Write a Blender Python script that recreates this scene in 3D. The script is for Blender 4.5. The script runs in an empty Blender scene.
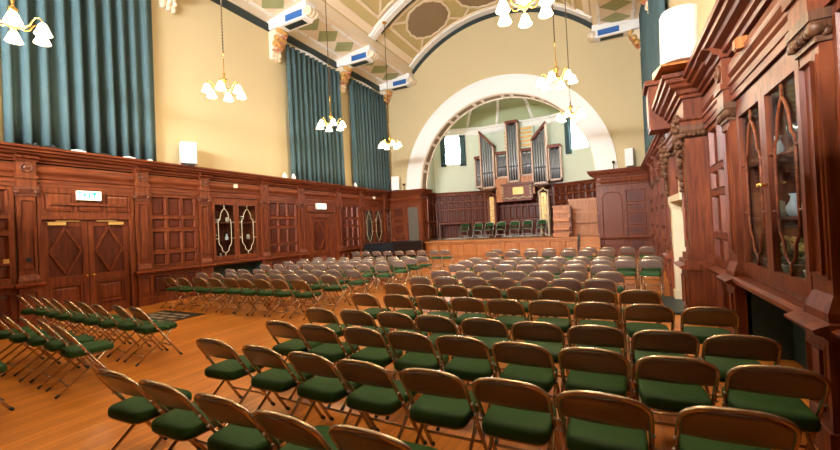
import bpy, bmesh, math, random
from mathutils import Vector, Matrix
random.seed(4)
C = bpy.context.scene.collection
PI = math.pi
W = {}            # world offset of every thing / part built here

# ---------------------------------------------------------------- materials
def nodes(name):
    m = bpy.data.materials.new(name); m.use_nodes = True
    nt = m.node_tree; b = nt.nodes['Principled BSDF']
    return m, nt, b
def plain(name, col, rough=.5, metal=0, var=0, scale=6, coat=0, bump=0):
    m, nt, b = nodes(name)
    b.inputs['Roughness'].default_value = rough; b.inputs['Metallic'].default_value = metal
    if coat: b.inputs['Coat Weight'].default_value = coat; b.inputs['Coat Roughness'].default_value = .2
    if var or bump:
        tc = nt.nodes.new('ShaderNodeTexCoord'); n = nt.nodes.new('ShaderNodeTexNoise')
        n.inputs['Scale'].default_value = scale; n.inputs['Detail'].default_value = 4
        nt.links.new(tc.outputs['Object'], n.inputs['Vector'])
        mx = nt.nodes.new('ShaderNodeMix'); mx.data_type = 'RGBA'
        mx.inputs['A'].default_value = (*[c*(1-var) for c in col], 1)
        mx.inputs['B'].default_value = (*[min(1, c*(1+var)) for c in col], 1)
        nt.links.new(n.outputs['Fac'], mx.inputs['Factor']); nt.links.new(mx.outputs['Result'], b.inputs['Base Color'])
        if bump:
            bp = nt.nodes.new('ShaderNodeBump'); bp.inputs['Strength'].default_value = bump; bp.inputs['Distance'].default_value = .01
            nt.links.new(n.outputs['Fac'], bp.inputs['Height']); nt.links.new(bp.outputs['Normal'], b.inputs['Normal'])
    else:
        b.inputs['Base Color'].default_value = (*col, 1)
    return m
def wood(name, c1, c2, rough=.42, stretch=(9, 9, .7), coat=.07):
    m, nt, b = nodes(name)
    tc = nt.nodes.new('ShaderNodeTexCoord'); mp = nt.nodes.new('ShaderNodeMapping'); mp.inputs['Scale'].default_value = stretch
    n = nt.nodes.new('ShaderNodeTexNoise'); n.inputs['Scale'].default_value = 2.2; n.inputs['Detail'].default_value = 6; n.inputs['Distortion'].default_value = .6
    r = nt.nodes.new('ShaderNodeValToRGB'); r.color_ramp.elements[0].position = .3; r.color_ramp.elements[1].position = .72
    r.color_ramp.elements[0].color = (*c1, 1); r.color_ramp.elements[1].color = (*c2, 1)
    L = nt.links.new
    L(tc.outputs['Object'], mp.inputs['Vector']); L(mp.outputs['Vector'], n.inputs['Vector']); L(n.outputs['Fac'], r.inputs['Fac']); L(r.outputs['Color'], b.inputs['Base Color'])
    b.inputs['Roughness'].default_value = rough; b.inputs['Coat Weight'].default_value = coat; b.inputs['Coat Roughness'].default_value = .25
    b.inputs['Specular IOR Level'].default_value = .25
    return m
def emit(name, col, s):
    m, nt, b = nodes(name)
    b.inputs['Base Color'].default_value = (*col, 1); b.inputs['Emission Color'].default_value = (*col, 1); b.inputs['Emission Strength'].default_value = s
    return m
def glassy(name, tint=(.9, .95, .95), mixf=.12):
    m = bpy.data.materials.new(name); m.use_nodes = True; nt = m.node_tree; nt.nodes.clear()
    o = nt.nodes.new('ShaderNodeOutputMaterial'); t = nt.nodes.new('ShaderNodeBsdfTransparent'); g = nt.nodes.new('ShaderNodeBsdfGlossy'); x = nt.nodes.new('ShaderNodeMixShader')
    t.inputs['Color'].default_value = (*tint, 1); g.inputs['Roughness'].default_value = .03; x.inputs['Fac'].default_value = mixf
    nt.links.new(t.outputs[0], x.inputs[1]); nt.links.new(g.outputs[0], x.inputs[2]); nt.links.new(x.outputs[0], o.inputs['Surface'])
    return m
def floor_mat():
    m, nt, b = nodes('floorboards'); L = nt.links.new
    tc = nt.nodes.new('ShaderNodeTexCoord'); mp = nt.nodes.new('ShaderNodeMapping'); mp.inputs['Rotation'].default_value = (0, 0, PI/2)
    br = nt.nodes.new('ShaderNodeTexBrick'); br.inputs['Scale'].default_value = 1; br.inputs['Brick Width'].default_value = 2.6; br.inputs['Row Height'].default_value = .085
    br.inputs['Mortar Size'].default_value = .0018; br.inputs['Mortar Smooth'].default_value = .2; br.inputs['Bias'].default_value = 0
    br.inputs['Color1'].default_value = (.60, .20, .022, 1); br.inputs['Color2'].default_value = (.82, .30, .042, 1); br.inputs['Mortar'].default_value = (.2, .06, .014, 1)
    mp2 = nt.nodes.new('ShaderNodeMapping'); mp2.inputs['Scale'].default_value = (14, .7, 1)
    n = nt.nodes.new('ShaderNodeTexNoise'); n.inputs['Scale'].default_value = 2.5; n.inputs['Detail'].default_value = 6
    mx = nt.nodes.new('ShaderNodeMix'); mx.data_type = 'RGBA'; mx.blend_type = 'MULTIPLY'; mx.inputs['Factor'].default_value = .55
    r = nt.nodes.new('ShaderNodeValToRGB'); r.color_ramp.elements[0].position = .3; r.color_ramp.elements[1].position = .7
    r.color_ramp.elements[0].color = (.55, .5, .45, 1); r.color_ramp.elements[1].color = (1, 1, 1, 1)
    L(tc.outputs['Object'], mp.inputs['Vector']); L(mp.outputs['Vector'], br.inputs['Vector']); L(tc.outputs['Object'], mp2.inputs['Vector']); L(mp2.outputs['Vector'], n.inputs['Vector'])
    L(n.outputs['Fac'], r.inputs['Fac']); L(br.outputs['Color'], mx.inputs['A']); L(r.outputs['Color'], mx.inputs['B']); L(mx.outputs['Result'], b.inputs['Base Color'])
    b.inputs['Roughness'].default_value = .32; b.inputs['Coat Weight'].default_value = .2; b.inputs['Coat Roughness'].default_value = .15
    return m

SEAT_SPEC = .2
M = dict(
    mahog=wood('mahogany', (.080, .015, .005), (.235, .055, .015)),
    mahog2=wood('shaded_mahogany', (.048, .009, .004), (.135, .027, .010)),  # mahogany darkened for sunk fields, recess shade put into the colour
    mahogh=wood('mahogany_rail', (.086, .017, .006), (.24, .058, .017), stretch=(9, .7, 9)),
    oak=wood('oak', (.34, .105, .026), (.58, .225, .066)),
    oakh=wood('oak_flat', (.40, .13, .035), (.64, .26, .08), stretch=(.7, 9, 9)),
    carve=wood('carved_walnut', (.06, .022, .01), (.17, .07, .03), rough=.45),
    floor=floor_mat(),
    yellow=plain('yellow_plaster', (.55, .445, .25), .8, var=.03, scale=1.2),
    cream=plain('cream_plaster', (.76, .64, .47), .7, var=.02),
    white=plain('white_plaster', (.80, .78, .75), .65),
    sage=plain('sage_plaster', (.36, .40, .24), .8, var=.03, scale=2),
    pale=plain('pale_sage_plaster', (.60, .65, .52), .8, var=.03, scale=2),
    olive=plain('olive_vault_paint', (.52, .42, .19), .8, var=.04, scale=2),
    umber=plain('umber_vault_paint', (.27, .19, .105), .8, var=.06, scale=5),
    green=plain('green_lozenge_paint', (.34, .36, .17), .8),
    dark=plain('dark_green_band', (.012, .022, .02), .6),
    blue=plain('blue_panel_paint', (.02, .11, .36), .6),
    gilt=plain('gilt', (.62, .36, .10), .4, .3, var=.2, scale=20),
    rust=plain('rust_paint', (.45, .16, .08), .6, var=.3, scale=18),
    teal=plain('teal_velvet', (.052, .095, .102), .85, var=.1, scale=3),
    tealp=plain('shaded_teal_paint', (.02, .045, .045), .5, var=.2),  # teal paint with the shade of the recesses put into its colour
    black=plain('black_lacquer', (.005, .005, .006), .45),
    rubber=plain('black_rubber', (.01, .01, .01), .6),
    seat=plain('green_vinyl', (.022, .068, .016), .7, var=.12, scale=30, bump=.05),
    steel=plain('bronze_enamelled_steel', (.55, .40, .26), .24, .75),
    panel=plain('bronze_back_panel', (.205, .145, .115), .33, .15, var=.08, scale=8),
    stsl=plain('pale_steel', (.5, .46, .42), .35, .6),
    brass=plain('brass', (.75, .45, .12), .25, .9),
    shade=emit('lit_glass_shade', (1.0, .80, .50), 12.0),
    chain=plain('dark_chain', (.12, .08, .04), .4, .7),
    glass=glassy('cabinet_glass'),
    spk=plain('white_speaker', (.80, .77, .74), .45),
    spkg=plain('pale_grille', (.72, .71, .72), .6, var=.04, scale=120),
    pipe=plain('organ_pipe_metal', (.40, .42, .44), .33, .45, var=.12, scale=10),
    pink=wood('pale_case_wood', (.52, .34, .25), (.70, .50, .38)),
    stone=plain('cream_stone', (.66, .52, .32), .6, var=.12, scale=4),
    signw=emit('lit_sign_face', (.80, 1.0, .93), 1.3),
    signg=emit('lit_sign_green', (.02, .60, .42), 1.0),
    day=emit('daylight_sky', (.84, .93, 1.0), 60.0),
    day2=emit('added_rear_daylight', (.88, .94, 1.0), 380.0),  # glow of the added rear window, tuned to brighten far chairs
    matc=plain('mat_cream', (.42, .34, .24), .9),
    ivory=plain('ivory', (.78, .68, .52), .5), pot=plain('white_china', (.8, .78, .74), .25),
    silver=plain('silver', (.7, .68, .64), .2, .9), petal=plain('yellow_petal', (.75, .62, .22), .7), leaf=plain('leaf', (.05, .10, .03), .7),
    greyp=plain('grey_green_panel_paint', (.11, .088, .06), .6, var=.1),
    cap=wood('capital_wood', (.07, .02, .01), (.2, .06, .025)),
)
M['seat'].node_tree.nodes['Principled BSDF'].inputs['Specular IOR Level'].default_value = SEAT_SPEC

# ---------------------------------------------------------------- mesh helpers
class Fr:           # a wall-aligned frame: u along the wall, v up, w out of the wall
    def __init__(s, o, u, w): s.o = Vector(o); s.u = Vector(u).normalized(); s.w = Vector(w).normalized()
    def p(s, u, v, w): return s.o + s.u*u + Vector((0, 0, v)) + s.w*w
FL = Fr((-11.5, 0, 0), (0, 1, 0), (1, 0, 0))
FRt = Fr((1.34, 0, 0), (0, 1, 0), (-1, 0, 0))
FE = Fr((0, 18.95, 0), (1, 0, 0), (0, -1, 0))
FW = Fr((0, 0, 0), (1, 0, 0), (0, 1, 0))         # plain world: u=x, v=z, w=y

class MB:
    def __init__(s): s.v = []; s.f = []; s.sm = []; s.mi = []; s.cur = 0
    def add(s, vs, fs, smooth=False):
        o = len(s.v); s.v += [tuple(a) for a in vs]
        for f in fs: s.f.append([i+o for i in f]); s.sm.append(smooth); s.mi.append(s.cur)
        return s
    def hexa(s, p):
        return s.add(p, [(0, 3, 2, 1), (4, 5, 6, 7), (0, 1, 5, 4), (1, 2, 6, 5), (2, 3, 7, 6), (3, 0, 4, 7)])
    def box(s, x0, x1, y0, y1, z0, z1):
        return s.hexa([(x0, y0, z0), (x1, y0, z0), (x1, y1, z0), (x0, y1, z0), (x0, y0, z1), (x1, y0, z1), (x1, y1, z1), (x0, y1, z1)])
    def fbox(s, F, u0, u1, v0, v1, w0, w1):
        return s.hexa([F.p(u0, v0, w0), F.p(u1, v0, w0), F.p(u1, v0, w1), F.p(u0, v0, w1), F.p(u0, v1, w0), F.p(u1, v1, w0), F.p(u1, v1, w1), F.p(u0, v1, w1)])
    def taper(s, F, u0, u1, v0, v1, w0, w1, g):     # box whose top grows by g on u and w
        return s.hexa([F.p(u0, v0, w0), F.p(u1, v0, w0), F.p(u1, v0, w1), F.p(u0, v0, w1), F.p(u0-g, v1, w0), F.p(u1+g, v1, w0), F.p(u1+g, v1, w1+g), F.p(u0-g, v1, w1+g)])
    def fpoly(s, F, pts, w0, w1):                   # polygon in (u,v) given thickness w0..w1
        n = len(pts); vs = [F.p(a, b, w0) for a, b in pts] + [F.p(a, b, w1) for a, b in pts]
        return s.add(vs, [list(range(n))[::-1], list(range(n, 2*n))] + [(i, (i+1) % n, n+(i+1) % n, n+i) for i in range(n)])
    def extr(s, F, prof, u0, u1):                   # (w,v) profile run along u
        n = len(prof); vs = [F.p(u0, v, w) for w, v in prof] + [F.p(u1, v, w) for w, v in prof]
        return s.add(vs, [list(range(n))[::-1], list(range(n, 2*n))] + [(i, (i+1) % n, n+(i+1) % n, n+i) for i in range(n)])
    def tube(s, pts, r, n=8, smooth=True, flat=1.0):
        pts = [Vector(p) for p in pts]; k = len(pts); vs = []; prev = None
        for i, p in enumerate(pts):
            d = (pts[min(i+1, k-1)] - pts[max(i-1, 0)]).normalized()
            if prev is None:
                a = Vector((0, 0, 1)) if abs(d.z) < .9 else Vector((0, 1, 0))
                x = d.cross(a).normalized()
            else:
                x = (prev - d*prev.dot(d)).normalized()
            prev = x; y = d.cross(x); rr = r[i] if isinstance(r, (list, tuple)) else r
            vs += [p + x*math.cos(2*PI*j/n)*rr + y*math.sin(2*PI*j/n)*rr*flat for j in range(n)]
        fs = [(i*n+j, i*n+(j+1) % n, (i+1)*n+(j+1) % n, (i+1)*n+j) for i in range(k-1) for j in range(n)]
        s.add(vs, fs, smooth); s.add([], []); o = len(s.v)-len(vs)
        s.f += [[o+j for j in range(n)][::-1], [o+(k-1)*n+j for j in range(n)]]; s.sm += [False]*2; s.mi += [s.cur]*2
        return s
    def lathe(s, prof, c=(0, 0, 0), n=14, axis=None, smooth=True):
        c = Vector(c); ax = Vector(axis).normalized() if axis else Vector((0, 0, 1))
        a = Vector((1, 0, 0)) if abs(ax.x) < .9 else Vector((0, 1, 0)); x = ax.cross(a).normalized(); y = ax.cross(x)
        vs = [c + ax*h + (x*math.cos(2*PI*j/n)+y*math.sin(2*PI*j/n))*max(r, 1e-4) for r, h in prof for j in range(n)]
        k = len(prof); o = len(s.v)
        s.add(vs, [(i*n+j, i*n+(j+1) % n, (i+1)*n+(j+1) % n, (i+1)*n+j) for i in range(k-1) for j in range(n)], smooth)
        s.f += [[o+j for j in range(n)][::-1], [o+(k-1)*n+j for j in range(n)]]; s.sm += [False]*2; s.mi += [s.cur]*2
        return s
    def ball(s, c, r, n=8, sc=(1, 1, 1)):
        m = max(4, n//2+1); vs = []
        for i in range(m+1):
            t = PI*i/m
            for j in range(n): vs.append((c[0]+r*sc[0]*math.sin(t)*math.cos(2*PI*j/n), c[1]+r*sc[1]*math.sin(t)*math.sin(2*PI*j/n), c[2]+r*sc[2]*math.cos(t)))
        return s.add(vs, [(i*n+j, i*n+(j+1) % n, (i+1)*n+(j+1) % n, (i+1)*n+j) for i in range(m) for j in range(n)], True)
    def sweep(s, path, prof, side=1):
        P = [Vector((p[0], p[1], 0)) for p in path]; n = len(prof); k = len(P); vs = []
        N = []
        for a, c in zip(P, P[1:]): d = (c-a).normalized(); N.append(Vector((d.y, -d.x, 0))*side)
        for i in range(k):
            na, nb = N[max(0, i-1)], N[min(k-2, i)]; o = (na+nb)/(1+na.dot(nb))
            vs += [P[i]+o*w+Vector((0, 0, v)) for w, v in prof]
        return s.add(vs, [list(range(n))[::-1], list(range((k-1)*n, k*n))]+[(i*n+j, i*n+(j+1) % n, (i+1)*n+(j+1) % n, (i+1)*n+j) for i in range(k-1) for j in range(n)])
    def build(s, name, mat, parent=None, data=None):
        off = W.get(parent.name, Vector()) if parent else Vector()
        me = bpy.data.meshes.new(name)
        me.from_pydata([Vector(v)-off for v in s.v], [], s.f)
        for i, p in enumerate(me.polygons): p.use_smooth = s.sm[i]; p.material_index = s.mi[i]
        bm = bmesh.new(); bm.from_mesh(me); bmesh.ops.remove_doubles(bm, verts=bm.verts, dist=1e-5); bmesh.ops.recalc_face_normals(bm, faces=bm.faces); bm.to_mesh(me); bm.free()
        for m in (mat if isinstance(mat, (list, tuple)) else [mat]): me.materials.append(m)
        o = bpy.data.objects.new(name, me); C.objects.link(o)
        if parent: o.parent = parent; W[o.name] = off
        return o
    def pgrid(s, F, us, vs, depth=.045, rail=.06, w=0., bev=.026, fields=None, raised=True):
        """framed panelling between edge lists: us = [(a,b),..] openings along u, vs likewise along v; extents = first/last +- rail"""
        ua, ub = us[0][0]-rail, us[-1][1]+rail; va, vb = vs[0][0]-rail, vs[-1][1]+rail
        xs = [ua]+[e for p in us for e in p]+[ub]
        for i in range(0, len(xs), 2): s.fbox(F, xs[i], xs[i+1], va, vb, w-depth-.02, w)
        ys = [va]+[e for p in vs for e in p]+[vb]
        for a, b in us:
            for i in range(0, len(ys), 2): s.fbox(F, a, b, ys[i], ys[i+1], w-depth-.02, w)
            for c, d in vs:
                o = [(a, c), (b, c), (b, d), (a, d)]; i1 = [(a+bev, c+bev), (b-bev, c+bev), (b-bev, d-bev), (a+bev, d-bev)]
                g = min(.05, (b-a)*.2)
                i2 = [(a+bev+g, c+bev+g), (b-bev-g, c+bev+g), (b-bev-g, d-bev-g), (a+bev+g, d-bev-g)]
                P = [F.p(x, y, w+.02) for x, y in o]+[F.p(x, y, w-depth) for x, y in i1]
                fs = [(k, (k+1) % 4, 4+(k+1) % 4, 4+k) for k in range(4)]
                s.add(P, fs)
                T = fields or s
                if raised: T.add([F.p(x, y, w-depth) for x, y in i1]+[F.p(x, y, w-depth+.016) for x, y in i2], [(k, (k+1) % 4, 4+(k+1) % 4, 4+k) for k in range(4)]+[(4, 5, 6, 7)])
                else: T.add([F.p(x, y, w-depth) for x, y in i1], [(0, 1, 2, 3)])
        return s

def split(a, b, n, gap):      # n equal openings between a and b with gaps
    w = (b-a-gap*(n-1))/n
    return [(a+i*(w+gap), a+i*(w+gap)+w) for i in range(n)]
def prop(o, label=None, cat=None, group=None, kind=None):
    if label: o['label'] = label
    if cat: o['category'] = cat
    if group: o['group'] = group
    if kind: o['kind'] = kind
    return o
def thing(name, label, cat, loc=(0, 0, 0), rotz=0, group=None, kind=None):
    o = bpy.data.objects.new(name, None); C.objects.link(o); o.location = loc; o.rotation_euler = (0, 0, rotz); o.empty_display_size = .1
    W[o.name] = Vector(loc); return prop(o, label, cat, group, kind)
def struct(name, mb, mat, label=None, cat=None):
    return prop(mb.build(name, mat), label, cat, None, 'structure')
TR = [0]
def trim(mb, mat, label, cat='trim'):
    TR[0] += 1; return struct('trim_%d' % TR[0], mb, mat, label, cat)
def copy_tree(o, loc, rotz=0, label=None, group=None):
    r = o.copy(); C.objects.link(r); r.location = loc; r.rotation_euler = (0, 0, rotz)
    if label: r['label'] = label
    if group: r['group'] = group
    for ch in o.children:
        c = ch.copy(); C.objects.link(c); c.parent = r
        for g in ch.children:
            d = g.copy(); C.objects.link(d); d.parent = c
    return r
ORD = 'zeroth first second third fourth fifth sixth seventh eighth ninth tenth eleventh twelfth thirteenth fourteenth'.split()

# ---------------------------------------------------------------- camera
F_PX, ROLL, PITCH, YAW = 385., math.radians(2.75), math.radians(.656), math.radians(26.98)
def pxray(x, y):
    dx, dy = x-420, y-225
    u = dx*math.cos(ROLL)-dy*math.sin(ROLL); v = dx*math.sin(ROLL)+dy*math.cos(ROLL)
    z = -v*math.cos(PITCH)+F_PX*math.sin(PITCH); h = F_PX*math.cos(PITCH)+v*math.sin(PITCH)
    return Vector((u*math.cos(YAW)-h*math.sin(YAW), u*math.sin(YAW)+h*math.cos(YAW), z))
r0 = pxray(420, 225); rx = (pxray(421, 225)-r0).normalized(); ry = (pxray(420, 224)-r0).normalized(); rz = -r0.normalized()
cam = bpy.data.cameras.new('camera'); co = bpy.data.objects.new('camera', cam); C.objects.link(co)
cam.sensor_width = 36; cam.lens = F_PX/840*36; cam.clip_end = 200; cam.clip_start = .05
co.matrix_world = Matrix(((rx.x, ry.x, rz.x, 0), (rx.y, ry.y, rz.y, 0), (rx.z, ry.z, rz.z, 1.7), (0, 0, 0, 1)))
bpy.context.scene.camera = co

# ---------------------------------------------------------------- shell
XA, XB, YR, YE, CX = -11.62, 1.46, -5.0, 19.0, -5.1
struct('floor', MB().box(XA-.9, XB+.9, YR, 24, -.12, 0), M['floor'], 'polished orange floorboards of the hall', 'floor')
struct('wall_left', MB().box(XA-.9, XA, YR, YE, 3.05, 10.3).box(XA-.9, XA-.56, YR, YE, 0, 3.05), M['yellow'], 'yellow plaster side wall above the panelling with the double doors', 'wall')
struct('wall_right', MB().box(XB, XB+.9, YR, YE, 3.05, 10.3).box(XB+.56, XB+.9, YR, YE, 0, 3.05), M['yellow'], 'yellow plaster side wall above the big glazed cabinets', 'wall')
# end wall with the great arch
b = MB(); R_IN, R_OUT, ZC, ZT = 4.42, 5.25, 3.88, 12.9
n = 40; arc = [(CX-R_IN*math.cos(PI*i/n), ZC+R_IN*math.sin(PI*i/n)) for i in range(n+1)]
for (x0, x1) in ((XA-.9, CX-R_IN), (CX+R_IN, XB+.9)): b.box(x0, x1, YE, YE+.75, ZC, ZT)
for nm, x0, x1 in (('wall_end_left', XA-.9, CX-R_IN), ('wall_end_right', CX+R_IN, XB+.9)): struct(nm, MB().box(x0, x1, YE, YE+.75, 0, ZC), M['yellow'], 'yellow plaster behind the arch pier', 'wall')
for i in range(n):
    (xa, za), (xb, zb) = arc[i], arc[i+1]
    b.hexa([(xa, YE, za), (xb, YE, zb), (xb, YE+.75, zb), (xa, YE+.75, za), (xa, YE, ZT), (xb, YE, ZT), (xb, YE+.75, ZT), (xa, YE+.75, ZT)])
struct('wall_end', b, M['yellow'], 'pale yellow end wall around the great arch', 'wall')
def arcband(b, r0, r1, y0, y1, a0=0., a1=PI, n=48, cx=CX, zc=ZC):
    def q(r, a): return (cx-r*math.cos(a), zc+r*math.sin(a))
    for i in range(n):
        a, c = a0+(a1-a0)*i/n, a0+(a1-a0)*(i+1)/n
        P = [q(r0, a), q(r0, c), q(r1, c), q(r1, a)]
        b.hexa([(x, y0, z) for x, z in P]+[(x, y1, z) for x, z in P])
b = MB(); arcband(b, R_IN-.03, R_OUT, YE-.06, YE+.02); arcband(b, R_OUT-.06, R_OUT+.03, YE-.1, YE+.02); arcband(b, R_OUT-.17, R_OUT-.12, YE-.085, YE+.02); arcband(b, R_IN-.03, R_IN+.06, YE-.09, YE+.02)
trim(b, M['white'], 'broad white moulded band framing the great arch', 'archivolt')
b = MB(); b2 = MB(); k = 18     # coffered soffit of the arch
for i in range(k):
    a0, a1 = PI*(i+(.4 if i % 2 else 0))/k, PI*(i+1+(0 if i % 2 else .4))/k
    arcband(b, R_IN-.06, R_IN+.01, YE+.04, YE+.75, a1-.022, a1+.012, 2)
    arcband(b2, R_IN-.012, R_IN+.01, YE+.13, YE+.66, a0+.012, a1-.022, 3)
arcband(b, R_IN-.06, R_IN+.01, YE-.04, YE+.12); arcband(b, R_IN-.06, R_IN+.01, YE+.66, YE+.78)
trim(b, M['cream'], 'cream ribs dividing the underside of the great arch', 'moulding'); trim(b2, M['umber'], 'brown sunk panels on the underside of the great arch', 'moulding')
# rear wall with one unseen window, added to light the far rows
b = MB(); ws = [(-8.6, -1.8)]; WZ0, WZ1 = 5.4, 6.3; xs = [XA-.9]+[e for p in ws for e in p]+[XB+.9]
for i in range(0, len(xs), 2): b.box(xs[i], xs[i+1], YR-.3, YR, 3.2, ZT)
for a, c in ws: b.box(a, c, YR-.3, YR, 3.2, WZ0); b.box(a, c, YR-.3, YR, WZ1, ZT)
struct('wall_rear_lower', MB().box(XA-.9, XB+.9, YR-.3, YR, 0, 3.2), M['mahog2'], 'rear wall base darkened to cut bounce light under the added balcony', 'wall'); struct('wall_rear', b, M['yellow'], 'rear wall with one added broad window', 'wall')  # lower rear wall coloured dark to cut bounce onto near chairs
for i, (a, c) in enumerate(ws):
    o = prop(MB().box(a-.02, c+.02, YR-.26, YR-.24, WZ0-.02, WZ1+.02).build('window_%d' % (i+1), M['day2']), 'unseen rear window added to send daylight from behind the camera', 'window', None, 'structure')
    f = MB()
    for t in (0, .25, .5, .75, 1): x = a+(c-a)*t; f.box(x-.05, x+.05, YR-.2, YR-.1, WZ0, WZ1)
    for t in (0, .34, .67, 1): z = WZ0+(WZ1-WZ0)*t; f.box(a, c, YR-.2, YR-.1, z-.04, z+.04)
    f.build('window_frame', M['white'], o)

b = MB(); b.box(XA, XB, YR, -.5, 3.2, 3.4); b.box(XA, XB, -.62, -.45, 3.2, 3.9); b.box(XA, XB, -.66, -.4, 3.87, 3.95); struct('added_balcony_floor', b, M['mahog'], 'unseen timber balcony added to shade the near rows', 'balcony')  # balcony added out of view, its front edge shades the near chairs
# vault
RV, ZV, HALF = 6.78, 5.72, 4.6
AM = math.asin(HALF/RV)
def vp(a, y, d=0.): return (CX+(RV-d)*math.sin(a), y, ZV+(RV-d)*math.cos(a))
b = MB(); n = 32
for i in range(n):
    a, c = -AM+2*AM*i/n, -AM+2*AM*(i+1)/n
    b.hexa([vp(a, YR), vp(c, YR), vp(c, YE), vp(a, YE), vp(a, YR, -.2), vp(c, YR, -.2), vp(c, YE, -.2), vp(a, YE, -.2)])
ceil = struct('ceiling', b, M['olive'], 'painted plaster barrel vault', 'ceiling')
def vribbon(b, path, w, d0, d1):      # ribbon along (a,y) points on the vault
    k = len(path); L = []
    for i, (a, y) in enumerate(path):
        p, q = path[max(0, i-1)], path[min(k-1, i+1)]
        ta, ty = (q[0]-p[0])*RV, q[1]-p[1]; l = math.hypot(ta, ty) or 1; na, ny = -ty/l, ta/l
        L.append(((a+na*w/RV/2, y+ny*w/2), (a-na*w/RV/2, y-ny*w/2)))
    for (p, q), (r, s) in zip(L, L[1:]):
        b.hexa([vp(*p, d0), vp(*q, d0), vp(*s, d0), vp(*r, d0), vp(*p, d1), vp(*q, d1), vp(*s, d1), vp(*r, d1)])
def arcpath(y, a0=-AM, a1=AM, n=32): return [(a0+(a1-a0)*i/n, y) for i in range(n+1)]
RIBS = [-1.25, 2.8, 6.85, 10.9, 14.95, 19.0]
for y in RIBS[:-1]:
    b = MB(); vribbon(b, arcpath(y), .44, -.02, .16); vribbon(b, arcpath(y), .28, .15, .21); trim(b, M['white'], 'white transverse rib across the vault', 'rib')
    b = MB(); vribbon(b, arcpath(y+.34), .24, -.02, .04); trim(b, M['dark'], 'dark green stripe beside a rib of the vault', 'stripe')
b = MB(); vribbon(b, arcpath(YE-.2), .4, -.02, .13); trim(b, M['white'], 'white rib where the vault meets the end wall', 'rib')
b = MB(); arcband(b, RV-.34, RV-.13, YE-.03, YE+.01, PI/2-AM-.03, PI/2+AM+.03, 40, CX, ZV); trim(b, M['dark'], 'dark green arched stripe on the end wall under the vault', 'stripe')
def cusped(a0, y0, ha, hy, n=64):     # cusped octagon outline
    P = []
    for i in range(n+1):
        t = 2*PI*i/n; r = 1/max(abs(math.cos(t)), abs(math.sin(t)), (abs(math.cos(t))+abs(math.sin(t)))/1.42); r *= 1-.06*abs(math.sin(4*t))**.5
        P.append((a0+ha*r*math.cos(t)/RV, y0+hy*r*math.sin(t)))
    return P
for bi in range(len(RIBS)-1):
    ya, yb = RIBS[bi]+.52, RIBS[bi+1]-.34; ym = (ya+yb)/2
    bw = MB(); bf = MB(); bc = MB()
    for s in (-1, 1):
        vribbon(bc, [(s*(AM-.035), ya-.2), (s*(AM-.035), yb+.2)], .34, -.01, .06)
        vribbon(bc, [(s*(AM-.13), ya), (s*(AM-.13), yb)], .13, -.01, .07)
    for y in (ya+.06, yb-.06): vribbon(bc, arcpath(y, -AM+.13, AM-.13), .12, -.01, .07)
    for a0 in (-.40, 0., .40):
        P = cusped(a0, ym, 1.1, 1.3); vribbon(bw, P, .11, -.01, .06)
        F_ = [vp(a, y, .02) for a, y in P[:-1]]; c_ = vp(a0, ym, .02)
        bf.add(F_+[c_], [(i, (i+1) % len(F_), len(F_)) for i in range(len(F_))])
        for sx in (-1, 1):
            for sy, ye in ((-1, ya+.1), (1, yb-.1)):
                vribbon(bw, [(a0+sx*.85/RV, ym+sy*.95), (a0+sx*1.08/RV, ym+sy*1.25), (a0+sx*1.3/RV, ye)], .09, -.01, .05)
    trim(bc, M['cream'], 'cream border mouldings around one bay of the vault', 'moulding')
    trim(bw, M['cream'], 'cream cusped strapwork outlining the painted panels of a vault bay', 'moulding')
    trim(bf, M['umber'], 'umber painted eight-sided panels of a vault bay', 'panel')
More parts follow.
